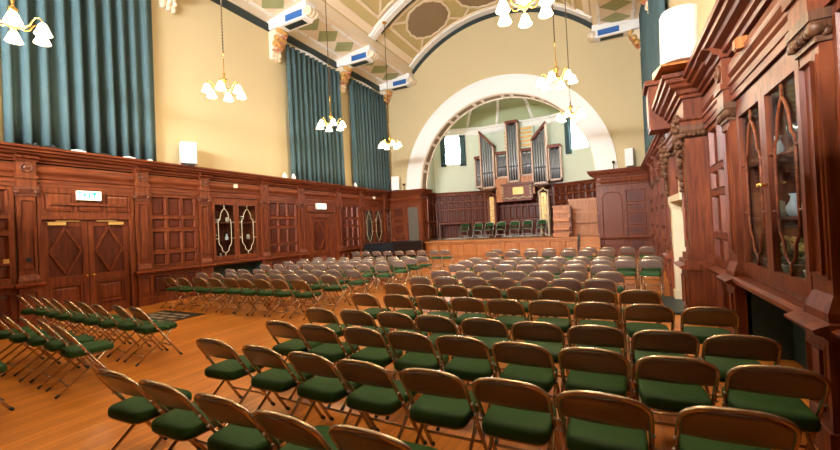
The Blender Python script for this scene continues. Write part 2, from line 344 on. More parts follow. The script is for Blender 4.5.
# sloping soffits, fascias and wall-top bands
for s, xw, nm in ((-1, XA, 'left'), (1, XB, 'right')):
    xi = CX+s*HALF; ZS, ZI = 9.98, 10.22
    b = MB()
    b.hexa([(xw, YR, ZS), (xi, YR, ZI), (xi, YE, ZI), (xw, YE, ZS), (xw, YR, ZS+.2), (xi+s*.2, YR, ZI+.6), (xi+s*.2, YE, ZI+.6), (xw, YE, ZS+.9)])
    b.hexa([(xi, YR, ZI), (xi+s*.2, YR, ZI), (xi+s*.2, YE, ZI), (xi, YE, ZI), (xi, YR, 10.74), (xi+s*.2, YR, 10.74), (xi+s*.2, YE, 10.74), (xi, YE, 10.74)])
    struct('ceiling_soffit_'+nm, b, M['cream'], 'cream sloping soffit between wall and vault above the %s' % ('doors' if s < 0 else 'cabinets'), 'soffit')
    b = MB(); b.box(min(xw, xw-s*.07), max(xw, xw-s*.07), YR, YE, 9.62, 9.9); trim(b, M['dark'], 'dark green band along the top of the wall above the %s' % ('doors' if s < 0 else 'cabinets'), 'stripe')
    b = MB(); w_ = MB()
    def sp(t, y, d): return (xw+(xi-xw)*t, y, ZS+(ZI-ZS)*t-d)
    for bi in range(1, len(RIBS)-1):
        ya, yb = RIBS[bi]+.35, RIBS[bi+1]-.35; m = 3
        for j in range(m):
            y0, y1 = ya+(yb-ya)*j/m+.06, ya+(yb-ya)*(j+1)/m-.06; yc = (y0+y1)/2
            b.hexa([sp(.26, yc, -.03), sp(.55, y0, -.03), sp(.84, yc, -.03), sp(.55, y1, -.03), sp(.26, yc, .012), sp(.55, y0, .012), sp(.84, yc, .012), sp(.55, y1, .012)])
            w_.hexa([sp(.2, y0, -.03), sp(.26, y0, -.03), sp(.26, y1, -.03), sp(.2, y1, -.03), sp(.2, y0, .03), sp(.26, y0, .03), sp(.26, y1, .03), sp(.2, y1, .03)])
            w_.hexa([sp(.84, y0, -.03), sp(.9, y0, -.03), sp(.9, y1, -.03), sp(.84, y1, -.03), sp(.84, y0, .03), sp(.9, y0, .03), sp(.9, y1, .03), sp(.84, y1, .03)])
    trim(b, M['green'], 'green painted lozenges along the soffit above the %s' % ('doors' if s < 0 else 'cabinets'), 'lozenges')
    trim(w_, M['white'], 'white fillets along the soffit above the %s' % ('doors' if s < 0 else 'cabinets'), 'moulding')
# painted brackets under the ribs
def bracket(y, s, label):
    xw = XA if s < 0 else XB; t = -s
    X = lambda d: xw+t*d
    r = thing('ceiling_bracket', label, 'bracket', (xw, y, 9.6), group='painted brackets under the ribs')
    def bx(mb, d0, d1, y0, y1, z0, z1): mb.box(min(X(d0), X(d1)), max(X(d0), X(d1)), y0, y1, z0, z1)
    m = MB(); bx(m, 0, 1.95, y-.24, y+.2, 9.66, 10.0); bx(m, .2, 2.0, y-.28, y+.24, 9.97, 10.22); bx(m, .5, 1.85, y-.26, y+.22, 9.62, 9.68); m.build('beam', M['white'], r)
    m = MB(); bx(m, .95, 1.78, y-.253, y-.235, 9.71, 9.95); m.build('blue_panel', M['blue'], r)
    m = MB(); bx(m, .8, 1.7, y-.16, y+.12, 9.605, 9.64); m.build('soffit_panel', M['dark'], r)
    m = MB()
    for yy in (y-.2, y-.02, y+.14):
        m.lathe([(.05, -.06), (.17, -.05), (.17, .05), (.05, .06)], (X(2.03), yy, 9.84), 14, (0, 1, 0)); m.lathe([(.03, -.07), (.08, -.06), (.08, .06), (.03, .07)], (X(2.03), yy-.03, 9.84), 10, (0, 1, 0))
    m.build('scroll', M['cream'], r)
    m = MB(); m.cur = 0
    pr = [(0, 8.55), (.12, 8.62), (.2, 8.9), (.3, 9.2), (.46, 9.45), (.5, 9.62), (0, 9.62)]
    F_ = Fr((xw, y, 0), (0, 1, 0), (t, 0, 0)); m.extr(F_, pr, -.2, .2)
    for z, d in ((8.62, .1), (8.78, .17), (9.5, .46)):
        for yy in (-.15, 0, .15): m.ball((X(d), y+yy, z), .09, 8)
    m.build('corbel', M['cream'], r)
    m = MB()
    for i in range(9): m.ball((X(.2+.04*i), y-.16+.16*(i % 3), 8.85+.07*i), .07, 8)
    m.build('painted_fruit', M['rust'], r)
    m = MB()
    for z, d in ((9.1, .3), (9.3, .4), (9.55, .52)): m.lathe([(.03, -.24), (.1, -.23), (.1, .23), (.03, .24)], (X(d), y, z), 10, (0, 1, 0))
    m.build('gilt_roll', M['gilt'], r)
for i, y in enumerate(RIBS[1:]):
    yb = min(y, 18.72)
    bracket(yb, -1, 'blue panelled ceiling bracket over the door wall, '+('in the corner by the great arch' if i == 4 else ORD[5-i]+' back from the great arch'))
    if i > 1: bracket(yb, 1, 'blue panelled ceiling bracket over the cabinet wall, '+('in the corner by the great arch' if i == 4 else ORD[5-i]+' back from the great arch'))

# ---------------------------------------------------------------- panelled dado: shared profiles
CORN = [(-.1, 3.6), (.05, 3.6), (.06, 3.64), (.12, 3.66), (.13, 3.71), (.22, 3.74), (.24, 3.78), (.3, 3.80), (.31, 3.845), (.36, 3.86), (.37, 3.91), (-.1, 3.91)]
ARCHI = [(-.05, 3.06), (.03, 3.06), (.03, 3.14), (.045, 3.145), (.045, 3.22), (.08, 3.25), (.08, 3.28), (.0, 3.29), (-.05, 3.29)]
def frieze_prof():
    P = [(-.05, 3.30), (.015, 3.30)]
    for i in range(9):
        t = PI*i/8; P.append((.02+.055*math.sin(t), 3.33+.21*i/8))
    return P+[(.015, 3.57), (-.05, 3.58)]
DADO_CAP = [(-.05, .84), (.05, .84), (.07, .86), (.11, .875), (.12, .9), (.08, .92), (.03, .94), (-.05, .94)]
def pilaster(F, u, label, hw=.15, w=.06):
    TR[0] += 1
    c = F.p(u, 0, 0); r = thing('trim_%d' % TR[0], label, 'pilaster', tuple(c), kind='structure')
    m = MB(); m.fbox(F, u-hw-.03, u+hw+.03, .0, .84, -.04, w+.05); m.fbox(F, u-hw-.05, u+hw+.05, 0, .2, -.04, w+.075)
    m.pgrid(F, [(u-hw+.05, u+hw-.05)], [(.3, .74)], w=w+.053, depth=.012, rail=.03, bev=.012); m.build('pedestal', M['mahog'], r)
    m = MB(); m.extr(F, [(a+w+.03 if a > 0 else a, v) for a, v in DADO_CAP], u-hw-.1, u+hw+.1)
    m.taper(F, u-hw-.035, u+hw+.035, .94, 1.0, -.03, w+.045, .0); m.hexa([F.p(u-hw-.035, 1.0, -.03), F.p(u+hw+.035, 1.0, -.03), F.p(u+hw+.035, 1.0, w+.045), F.p(u-hw-.035, 1.0, w+.045), F.p(u-hw, 1.12, -.03), F.p(u+hw, 1.12, -.03), F.p(u+hw, 1.12, w), F.p(u-hw, 1.12, w)])
    m.build('base', M['mahogh'] if F is FE else M['mahog'], r)
    m = MB(); m.fbox(F, u-hw, u+hw, 1.1, 2.86, -.03, w)
    m.pgrid(F, [(u-hw+.055, u+hw-.055)], [(1.25, 2.74)], w=w+.012, depth=.015, rail=.03, bev=.01, raised=False); m.build('shaft', M['mahog'], r)
    m = MB(); m.fbox(F, u-hw-.02, u+hw+.02, 2.84, 2.88, -.03, w+.025); m.taper(F, u-hw, u+hw, 2.88, 2.98, -.03, w+.01, .04); m.fbox(F, u-hw-.05, u+hw+.05, 2.98, 3.05, -.03, w+.06)
    for s in (-1, 1): m.lathe([(.02, -.03), (.05, -.02), (.05, .05), (.02, .06)], F.p(u+s*(hw+.01), 2.93, w), 10, tuple(F.w))
    if F is FRt:
        for s in (-1, 1):
            for j in range(4): m.ball(F.p(u+s*(hw-.02-.045*j), 2.915+.012*(j % 2), w+.035), .032, 7, (1, 1, 1.3))
        for s in (-1, 1):
            for j in range(3): m.ball(F.p(u+s*(hw+.02), 2.90+.02*j, w*.4+.02*j), .035, 7)
    m.build('capital', M['carve'] if F is FRt else M['cap'], r)
    m = MB(); m.fbox(F, u-hw-.01, u+hw+.01, 3.05, 3.62, -.03, w+.05); m.fbox(F, u-hw-.03, u+hw+.03, 3.22, 3.29, -.03, w+.075)
    m.build('entablature_block', M['mahog'], r)
    m = MB(); m.lathe([(.11, 0), (.11, .02), (.085, .03), (.08, .015), (.05, .02), (.035, .045), (.005, .05)], F.p(u, 3.46, w+.05), 14, tuple(F.w)); m.build('rosette', M['cap'], r)
    m = MB(); m.extr(F, [(a+w+.02 if a > 0 else a, v+.004) for a, v in CORN[:6]]+[(-.1, 3.745)], u-hw-.04, u+hw+.04); m.build('cornice_break', M['mahog'], r)
    return r
def panel_bay(F, u0, u1, label, cols=3, dado=True, rows=((1.05, 1.36), (1.45, 1.99), (2.09, 2.35), (2.45, 2.97))):
    m = MB(); f = MB(); us = split(u0+.1, u1-.1, cols, .075)
    m.pgrid(F, us, rows, rail=.1, fields=f)
    if dado: m.pgrid(F, us, [(.26, .74)], rail=.1, fields=f); m.extr(F, DADO_CAP, u0, u1)
    m.fbox(F, u0, u1, 0, .17, -.05, .03)
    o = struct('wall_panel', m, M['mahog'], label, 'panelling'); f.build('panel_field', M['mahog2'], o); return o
def ogee(F, uc, hw, v0, v1, w):       # shaped glazing tracery outline
    h = v1-v0; P = []
    def add(u, v): P.append(F.p(uc+u*hw, v0+v*h, w))
    right = [(0, .93), (.16, .90), (.34, .84), (.42, .78), (.44, .73), (.62, .71), (.66, .66), (.66, .5), (.66, .34), (.66, .28), (.6, .22), (.45, .19), (.36, .16), (.34, .11), (.2, .08), (0, .06)]
    for u, v in right: add(u, v)
    for u, v in right[::-1][1:]: add(-u, v)
    return P
def cabinet(F, u0, u1, label, v0=1.02, v1=2.92, depth=.5, hand=True, tr=.012, group='glazed display cabinets'):
    c = F.p((u0+u1)/2, 0, 0); r = thing('display_cabinet', label, 'cabinet', tuple(c), group=group)
    m = MB(); m.fbox(F, u0, u1, v0-.06, v0, -depth, .0); m.fbox(F, u0, u1, v1, v1+.14, -depth, .0); m.fbox(F, u0, u0+.1, v0, v1, -depth, 0); m.fbox(F, u1-.1, u1, v0, v1, -depth, 0); m.fbox(F, u0, u1, v0, v1, -depth-.03, -depth)
    m.build('carcass', M['mahog'], r)
    mid = (u0+u1)/2
    for (a, e) in ((u0+.1, mid), (mid, u1-.1)):
        d = MB(); s = .085
        d.fbox(F, a+.003, a+s, v0, v1, -.03, .025); d.fbox(F, e-s, e-.003, v0, v1, -.03, .025); d.fbox(F, a+s, e-s, v0, v0+.12, -.03, .025); d.fbox(F, a+s, e-s, v1-.1, v1, -.03, .025)
        D = d.build('door', M['mahog'], r)
        g = MB(); g.fbox(F, a+s-.01, e-s+.01, v0+.11, v1-.09, -.012, -.006); g.build('glass', M['glass'], D)
        t = MB(); uc = (a+e)/2; hw = (e-a)/2-s; t.tube(ogee(F, uc, hw, v0+.12, v1-.1, .004), tr, 6)
        for vv in (.93, .06): t.tube([F.p(uc, v0+.12+(v1-v0-.22)*vv, .004), F.p(uc, v1-.1 if vv > .5 else v0+.12, .004)], tr, 6)
        for vv in (.66, .34):
            for sg in (-1, 1): t.tube([F.p(uc+sg*hw*.66, v0+.12+(v1-v0-.22)*vv, .004), F.p(uc+sg*hw, v0+.12+(v1-v0-.22)*vv, .004)], tr, 6)
        t.build('tracery', M['stone'] if F is FL else M['mahogh'], D)
        if hand:
            k = MB(); ue = e-.04 if a < mid-.2 and e <= mid+.001 else a+.04; k.lathe([(.012, 0), (.012, .03), (.022, .045), (.02, .06), (.004, .065)], F.p(ue, (v0+v1)/2, .025), 10, tuple(F.w)); k.build('knob', M['brass'], D)
    for v in (v0+.62, v0+1.22):
        sh = MB(); sh.fbox(F, u0+.1, u1-.1, v-.012, v+.012, -depth, -.06); sh.build('shelf', M['mahogh'], r)
        sh = MB(); sh.fbox(F, u0+.1, u1-.1, v-.014, v+.014, -.06, -.052)
    return r
ORN = {'vase': ([(.03, 0), (.05, .01), (.06, .08), (.03, .14), (.025, .18), (.04, .2)], 'pot'), 'cup': ([(.045, 0), (.045, .03), (.012, .05), (.012, .1), (.06, .15), (.065, .22)], 'silver'),
       'bowl': ([(.03, 0), (.035, .02), (.08, .06), (.1, .11)], 'pot'), 'jar': ([(.05, 0), (.07, .06), (.05, .13), (.055, .15), (.02, .17)], 'ivory')}
def ornament(F, u, v, w, kind, label, sc=1.):
    p, mt = ORN[kind]; names = dict(vase='china_vase', cup='silver_cup', bowl='china_bowl', jar='ginger_jar'); nm = names[kind]
    m = MB(); m.lathe([(a*sc, h*sc) for a, h in p], F.p(u, v, w), 14); o = m.build(nm, M[mt]); prop(o, label, nm.split('_')[1], 'ornaments in the display cabinets')

# left (door) wall
PL = [-.4, 1.5, 3.6, 5.9, 7.68, 10.0, 11.85, 14.25, 16.05, 18.35]
for prof, nm in ((CORN, 'dark mahogany cornice running above the door wall panelling'), (frieze_prof(), 'rounded mahogany frieze above the door wall panelling'), (ARCHI, 'moulded mahogany architrave above the door wall panelling')):
    b = MB(); b.extr(FL, prof, YR, 18.9); trim(b, M['mahogh'], nm, 'cornice')
b = MB(); b.extr(FL, [(-.1, 3.88), (.3, 3.88), (.3, 3.905), (-.1, 3.905)], YR, 18.9)
for i, u in enumerate(PL): pilaster(FL, u, 'mahogany pilaster on the door wall, %s from the rear' % ORD[i+1])
hwp = .18
panel_bay(FL, YR, PL[0]-hwp, 'mahogany panelling at the rear of the door wall', 6)
panel_bay(FL, PL[0]+hwp, PL[1]-hwp, 'mahogany panelling on the door wall, second bay back from the double doors')
panel_bay(FL, PL[1]+hwp, PL[2]-hwp, 'mahogany panelling beside the double doors on their camera side')
panel_bay(FL, PL[3]+hwp, PL[4]-hwp, 'mahogany panelling between the double doors and a glazed cabinet')
panel_bay(FL, PL[5]+hwp, PL[6]-hwp, 'mahogany panelling between a glazed cabinet and the single door')
panel_bay(FL, PL[7]+hwp, PL[8]-hwp, 'mahogany panelling between the single door and the far glazed cabinet')
panel_bay(FL, PL[9]+hwp, 18.9, 'narrow mahogany panelling in the far corner of the door wall', 1)
# double doors
def diamond(m, F, u0, u1, v0, v1, w, bw=.055):
    uc, vc = (u0+u1)/2, (v0+v1)/2; P = [(uc, v1), (u1, vc), (uc, v0), (u0, vc)]
    for i in range(4):
        (a, b_), (c, d) = P[i], P[(i+1) % 4]; l = math.hypot(c-a, d-b_); nx, ny = -(d-b_)/l*bw/2, (c-a)/l*bw/2
        m.fpoly(F, [(a+nx, b_+ny), (c+nx, d+ny), (c-nx, d-ny), (a-nx, b_-ny)], w-.005, w+.03)
        m.fpoly(F, [(a+nx*.4, b_+ny*.4), (c+nx*.4, d+ny*.4), (c-nx*.4, d-ny*.4), (a-nx*.4, b_-ny*.4)], w+.02, w+.042)
def doorway(idx, u0, u1, top, leaves, bay, label, cat='door'):
    r = thing('door_%d' % idx, label, cat, tuple(FL.p((u0+u1)/2, 0, 0)), kind='structure')
    m = MB(); m.fbox(FL, bay[0], u0, 0, 3.06, -.06, .02); m.fbox(FL, u1, bay[1], 0, 3.06, -.06, .02); m.fbox(FL, u0, u1, top, 3.06, -.06, .02)
    m.fbox(FL, u0-.07, u0, 0, top+.07, 0, .05); m.fbox(FL, u1, u1+.07, 0, top+.07, 0, .05); m.fbox(FL, u0-.07, u1+.07, top, top+.07, 0, .055)
    m.pgrid(FL, split(bay[0]+.12, bay[1]-.12, 3, .08), [(top+.2, 2.94)], rail=.02, w=.03, depth=.012, bev=.012); m.fbox(FL, bay[0]+.22, bay[1]-.22, 2.66, 2.71, .02, .075); m.build('door_frame', M['mahog'], r)
    for i in range(leaves):
        a = u0+(u1-u0)*i/leaves; e = u0+(u1-u0)*(i+1)/leaves
        m = MB(); m.fbox(FL, a+.006, e-.006, .01, top-.01, -.10, -.055); L = m.build('door_leaf', M['mahog2'], r)
        m = MB(); s = .12
        for (p, q, c, d) in ((a+.006, a+s, .01, top-.01), (e-s, e-.006, .01, top-.01), (a+s, e-s, .01, .22), (a+s, e-s, .82, 1.0), (a+s, e-s, top-.16, top-.01)): m.fbox(FL, p, q, c, d, -.06, -.025)
        diamond(m, FL, a+s+.02, e-s-.02, 1.03, top-.19, -.05); m.pgrid(FL, [(a+s+.06, e-s-.06)], [(.3, .76)], rail=.05, w=-.035, depth=.015); m.build('diamond_moulding', M['mahog'], L)
        ue = e-.07 if i == 0 and leaves == 2 else a+.07
        k = MB(); k.lathe([(.03, 0), (.03, .012), (.012, .02), (.012, .05), (.028, .07), (.024, .09), (.004, .095)], FL.p(ue, .98, -.03), 12, (1, 0, 0)); k.build('door_knob', M['brass'], L)
        if leaves == 2:
            k = MB(); uc = a+.28 if i == 0 else e-.28; k.fbox(FL, uc-.16, uc+.16, top-.13, top-.06, -.03, .03); k.fbox(FL, uc-.02 if i == 0 else uc-.42, uc+.42 if i == 0 else uc+.02, top-.045, top-.025, -.01, .02); k.build('door_closer', M['gilt'], L)
    return r
doorway(1, 3.84, 5.58, 2.33, 2, (PL[2]+hwp, PL[3]-hwp), 'mahogany double doors with diamond mouldings under the green exit sign')
doorway(2, 12.5, 13.5, 2.42, 1, (PL[6]+hwp, PL[7]-hwp), 'single mahogany door with diamond moulding under the small exit sign')
# cabinet bays
def cabinet_bay(F, u0, u1, label, rlabel, ledge=True):
    m = MB(); m.extr(F, [(-.5, .86), (.1, .86), (.12, .885), (.14, .90), (.14, .93), (.1, .95), (-.5, .955)], u0, u1)
    m.fbox(F, u0, u1, 3.04, 3.07, -.5, 0); struct('wall_ledge', m, M['mahogh'], rlabel, 'ledge')
    m = MB(); m.fbox(F, u0, u1, 0, .86, -.42, -.4); m.fbox(F, u0-.02, u0, 0, .86, -.42, 0); m.fbox(F, u1, u1+.02, 0, .86, -.42, 0); struct('wall_recess', m, M['tealp'], 'shade-darkened teal recess under the '+rlabel, 'recess')
    return cabinet(F, u0, u1, label, tr=.009 if F is FL else .013)
cabinet_bay(FL, PL[4]+hwp, PL[5]-hwp, 'glazed display cabinet on the door wall next to the double-door bay', 'mahogany ledge below the door wall cabinet near the double doors')
cabinet_bay(FL, PL[8]+hwp, PL[9]-hwp, 'glazed display cabinet on the door wall above the grand piano', 'mahogany ledge below the cabinet by the piano')
# ---------------------------------------------------------------- right (cabinet) wall
PR = [-.4, 1.55, 3.72, 6.02, 11.2, 12.9, 15.0, 16.8]
for prof, nm in ((CORN, 'dark mahogany cornice running above the cabinet wall'), (frieze_prof(), 'rounded mahogany frieze above the cabinet wall'), (ARCHI, 'moulded mahogany architrave above the cabinet wall')):
    b = MB(); b.extr(FRt, [(x*.85 if x > .06 else x, v) for x, v in prof], YR, 18.9); trim(b, M['mahogh'], nm, 'cornice')
for i, u in enumerate(PR): pilaster(FRt, u, 'mahogany pilaster on the cabinet wall, %s from the rear' % ORD[i+1])
panel_bay(FRt, YR, PR[0]-hwp, 'mahogany panelling at the rear of the cabinet wall', 6)
panel_bay(FRt, PR[0]+hwp, PR[1]-hwp, 'mahogany panelling on the cabinet wall behind the camera')
panel_bay(FRt, PR[1]+hwp, PR[2]-hwp, 'mahogany panelling on the cabinet wall beside the big cabinet', 3)
panel_bay(FRt, PR[3]+hwp, 7.36, 'mahogany panelling between the big cabinet and the chimney breast', 2)
panel_bay(FRt, 10.14, PR[4]-hwp, 'mahogany panelling beyond the chimney breast', 2)
panel_bay(FRt, PR[4]+hwp, PR[5]-hwp, 'mahogany panelling on the cabinet wall, first bay past the fireplace')
panel_bay(FRt, PR[5]+hwp, PR[6]-hwp, 'mahogany panelling on the cabinet wall, second bay past the fireplace', 4)
panel_bay(FRt, PR[6]+hwp, PR[7]-hwp, 'mahogany panelling on the cabinet wall, third bay past the fireplace')
panel_bay(FRt, PR[7]+hwp, 18.9, 'mahogany panelling in the far corner of the cabinet wall')
cabinet_bay(FRt, PR[2]+hwp, PR[3]-hwp, 'large glazed display cabinet on the wall beside the main block of chairs', 'mahogany ledge below the big glazed cabinet')
# chimney breast
r = thing('chimney_breast', 'carved mahogany chimney breast with cream stone fireplace', 'fireplace', (1.34, 8.75, 0))
WB = .29; Y0, Y1, Y2, Y3 = 7.5, 7.98, 9.55, 10.0
for nm, a, e in (('near', Y0, Y1), ('far', Y2, Y3)):
    m = MB(); m.fbox(FRt, a, e, 0, 3.1, -.05, WB); m.pgrid(FRt, [(a+.1, e-.1)], [(1.3, 2.8)], w=WB+.012, depth=.015, rail=.05, bev=.012)
    m.fbox(FRt, a-.06, e+.06, 0, .86, -.05, WB+.07); m.extr(FRt, [(WB+.06+(x if x > 0 else -.3), v) for x, v in DADO_CAP], a-.12, e+.12)
    m.taper(FRt, a-.1, e+.1, .94, 1.0, -.03, WB+.1, 0); m.fbox(FRt, a-.05, e+.05, 1.0, 1.1, -.03, WB+.05)
    m.pgrid(FRt, [(a+.04, e-.04)], [(.25, .74)], w=WB+.08, depth=.012, rail=.04, bev=.012)
    m.build('pilaster', M['mahog'], r)
    m = MB(); m.fbox(FRt, a-.05, e+.05, 3.08, 3.16, -.03, WB+.05); m.taper(FRt, a, e, 2.95, 3.08, -.03, WB, .05)
    for i in range(7): m.ball(FRt.p(a-.03+i*.09, 3.01, WB+.03), .045, 8)
    for i in range(5): m.ball(FRt.p(a-.06, 3.01, .05+i*.06), .04, 8)
    m.build('capital', M['carve'], r)
    m = MB(); rnd = random.Random(3)
    for i in range(46):       # hanging carved foliage
        v = 3.35-i*.027; t = i/46
        m.ball(FRt.p((a+e)/2+rnd.uniform(-.13, .13)*(1.1-t), v, WB+.04+rnd.uniform(0, .06)*(1.2-t)), rnd.uniform(.03, .065)*(1.15-.5*t), 7, (1, 1, rnd.uniform(.7, 1.2)))
    m.build('carved_foliage', M['carve'], r)
    for ue in (a+.02, e-.02):
        m = MB()
        for i in range(40): m.ball(FRt.p(ue, 1.2+i*.043, WB+.008), .015, 6, (1, 1, 1.7))
        m.build('carved_edge', M['carve'], r)
m = MB(); m.fbox(FRt, Y0+.002, Y3-.002, 3.1, 3.62, -.05, WB-.002)
XF = 1.34-WB; PTH = [(1.42, Y0), (XF, Y0), (XF, Y3), (1.42, Y3)]; m.sweep(PTH, [(x*.8 if x > 0 else x, 3.6+(v-3.6)*1.15) for x, v in CORN], -1); m.sweep(PTH, [(x, v) for x, v in ARCHI], -1); m.fbox(FRt, Y0-.13, Y3+.13, 0, 3.6, -.05, .0); m.fbox(FRt, Y1, Y2, 2.5, 3.16, -.05, .2); m.build('entablature', M['mahog'], r)
m = MB(); m.fbox(FRt, 9.2, 9.75, 3.5, 4.4, .0, WB+.33); m.fbox(FRt, 9.12, 9.83, 4.4, 4.5, 0, WB+.4); m.fbox(FRt, 9.25, 9.7, 3.6, 4.3, WB+.33, WB+.345); m.build('overmantel_block', M['mahog'], r)
m = MB(); m.fbox(FRt, Y1, Y1+.12, 0, 2.0, -.2, WB-.02); m.fbox(FRt, Y2-.26, Y2, 0, 2.05, -.2, WB+.03); m.fbox(FRt, Y1, Y2, 1.75, 2.5, -.1, .16); m.fbox(FRt, Y1-.02, Y2+.02, 2.0, 2.12, -.1, WB+.06)
m.fbox(FRt, Y2-.3, Y2, 0, .22, -.2, WB+.06); m.taper(FRt, Y2-.26, Y2, 1.85, 2.0, 0, WB+.03, .03); m.build('stone_surround', M['stone'], r)
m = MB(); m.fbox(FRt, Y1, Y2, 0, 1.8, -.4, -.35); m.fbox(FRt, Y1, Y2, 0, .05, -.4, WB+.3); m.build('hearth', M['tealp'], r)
# small boxes on the friezes
def smallbox(F, u, v, lab, cat='detector'):
    m = MB(); m.fbox(F, u-.06, u+.06, v-.06, v+.06, .03, .12); m.fbox(F, u-.045, u+.045, v-.045, v+.045, .12, .135)
    prop(m.build('detector_box', M['oak'] if F is FRt else M['ivory']), lab, cat, 'small boxes on the friezes')
smallbox(FL, 8.8, 3.46, 'small cream box on the frieze over the glazed cabinet near the double doors'); smallbox(FL, 17.2, 3.5, 'small cream box on the frieze over the cabinet by the piano'); smallbox(FRt, 5.2, 3.5, 'small wooden box on the frieze over the big glazed cabinet')
for u, lab, dk in ((3.27, 'small brass switch plate beside the pilaster at the double doors', 0), (3.6, 'dark socket plate on the pilaster beside the double doors', 1)):
    m = MB(); w = .06+.012 if dk else 0; m.fbox(FL, u-.045, u+.045, 1.40, 1.49, w-.005, w+.012); m.fbox(FL, u-.012, u+.012, 1.43, 1.46, w+.012, w+.02); prop(m.build('switch_plate', M['black'] if dk else M['gilt']), lab, 'switch')
# ornaments in cabinets
L1 = 'in the big cabinet beside the main block'
for (u, v, k, sc, lab) in ((4.2, 1.655, 'cup', 1.1, 'silver cup on the middle shelf, '), (4.55, 1.655, 'bowl', 1, 'white bowl at mid shelf, '), (4.95, 1.655, 'vase', 1.1, 'white vase at mid shelf, '), (5.35, 1.655, 'jar', 1, 'ivory jar at mid shelf, '),
                       (4.3, 2.255, 'jar', 1.2, 'ivory jar on the top shelf, '), (4.8, 2.255, 'cup', 1.2, 'silver cup on the top shelf, '), (5.3, 2.255, 'vase', 1.2, 'white vase on the top shelf, '), (4.15, 1.025, 'bowl', 1.2, 'white bowl on the bottom board, '), (5.45, 1.025, 'bowl', 1, 'smaller white bowl on the bottom board, ')):
    ornament(FRt, u, v, -.2, k, lab+L1, sc)
for u, lab in ((4.55, 'potted yellow flowers behind the door pane closer to the camera'), (5.05, 'potted yellow flowers behind the farther door pane of the big cabinet')):
    r = thing('flower_pot', lab, 'flowers', tuple(FRt.p(u, 1.025, -.2)), group='potted yellow flowers in the big cabinet')
    p = FRt.p(u, 1.025, -.2); m = MB(); m.lathe([(.06, 0), (.09, .14), (.095, .15), (.08, .15)], p, 14); m.build('pot', M['pot'], r)
    m = MB(); rnd = random.Random(int(u*10))
    for i in range(26): m.ball((p.x+rnd.uniform(-.1, .1), p.y+rnd.uniform(-.13, .13), p.z+rnd.uniform(.2, .42)), .028, 6)
    m.build('blossoms', M['petal'], r)
    m = MB()
    for i in range(14): m.ball((p.x+rnd.uniform(-.09, .09), p.y+rnd.uniform(-.11, .11), p.z+rnd.uniform(.15, .33)), .045, 6, (1, 1, .5))
    m.build('leaves', M['leaf'], r)
for (u, v, k, lab) in ((8.2, 1.655, 'cup', 'silver cup at mid shelf beside the rear edge'), (8.6, 1.655, 'vase', 'white vase at mid shelf'), (9.05, 1.655, 'bowl', 'white bowl at mid shelf'), (9.45, 1.655, 'jar', 'ivory jar at mid shelf'), (8.3, 2.255, 'bowl', 'white bowl on the top shelf'), (8.65, 2.255, 'jar', 'ivory jar on the top shelf'), (9.2, 2.255, 'cup', 'silver cup on the top shelf'), (9.4, 1.025, 'bowl', 'white bowl on the bottom board'), (8.35, 1.025, 'vase', 'white vase on the bottom board')):
    ornament(FL, u, v, -.2, k, lab+' of the cabinet near the double doors')
for (u, v, k, lab) in ((16.6, 1.655, 'vase', 'white vase at mid shelf'), (17.5, 1.655, 'bowl', 'white bowl at mid shelf'), (16.7, 2.255, 'cup', 'silver cup on the top shelf'), (17.6, 2.255, 'jar', 'ivory jar on the top shelf'), (17.2, 1.025, 'bowl', 'white bowl on the bottom board')):
    ornament(FL, u, v, -.2, k, lab+' of the cabinet over the piano')
# ---------------------------------------------------------------- signs
r = thing('exit_sign', 'lit white and green exit sign over the double doors', 'sign', tuple(FL.p(4.72, 2.9, 0)))
m = MB(); m.fbox(FL, 4.48, 4.96, 2.79, 3.02, .02, .12); m.build('housing', M['ivory'], r)
m = MB(); m.fbox(FL, 4.5, 4.94, 2.805, 3.005, .12, .126); m.build('face', M['signw'], r)
m = MB(); w0, w1 = .126, .13
m.fbox(FL, 4.50, 4.515, 2.805, 3.005, w0, w1); m.fbox(FL, 4.50, 4.56, 2.96, 3.0, w0, w1); m.fbox(FL, 4.50, 4.545, 2.90, 2.925, w0, w1)       # pictogram: doorway, running figure, arrow
m.lathe([(.016, 0), (.016, .004)], FL.p(4.60, 2.972, w0), 10, (1, 0, 0)); m.fpoly(FL, [(4.585, 2.945), (4.625, 2.955), (4.64, 2.90), (4.60, 2.885)], w0, w1); m.fpoly(FL, [(4.62, 2.90), (4.64, 2.9), (4.655, 2.83), (4.635, 2.83)], w0, w1); m.fpoly(FL, [(4.60, 2.89), (4.615, 2.9), (4.58, 2.83), (4.56, 2.84)], w0, w1); m.fpoly(FL, [(4.625, 2.95), (4.66, 2.915), (4.65, 2.905), (4.615, 2.935)], w0, w1)
m.fbox(FL, 4.685, 4.72, 2.83, 2.985, w0, w1)
m.fpoly(FL, [(4.76, 2.985), (4.86, 2.985), (4.845, 2.925), (4.83, 2.925), (4.83, 2.85), (4.80, 2.85), (4.80, 2.925), (4.775, 2.925)], w0, w1); m.build('pictogram', M['signg'], r)
r = thing('exit_sign', 'small lit white exit sign over the single door', 'sign', tuple(FL.p(13.0, 2.92, 0)))
m = MB(); m.fbox(FL, 12.72, 13.3, 2.78, 3.04, .02, .14); m.build('housing', M['ivory'], r)
m = MB(); m.fbox(FL, 12.75, 13.27, 2.8, 3.02, .14, .146); m.build('face', M['signw'], r)
m = MB(); m.fbox(FL, 12.8, 12.86, 2.86, 2.98, .146, .15); m.fpoly(FL, [(12.95, 2.95), (13.1, 2.95), (13.025, 2.86)], .146, .15); m.build('pictogram', M['signg'], r)
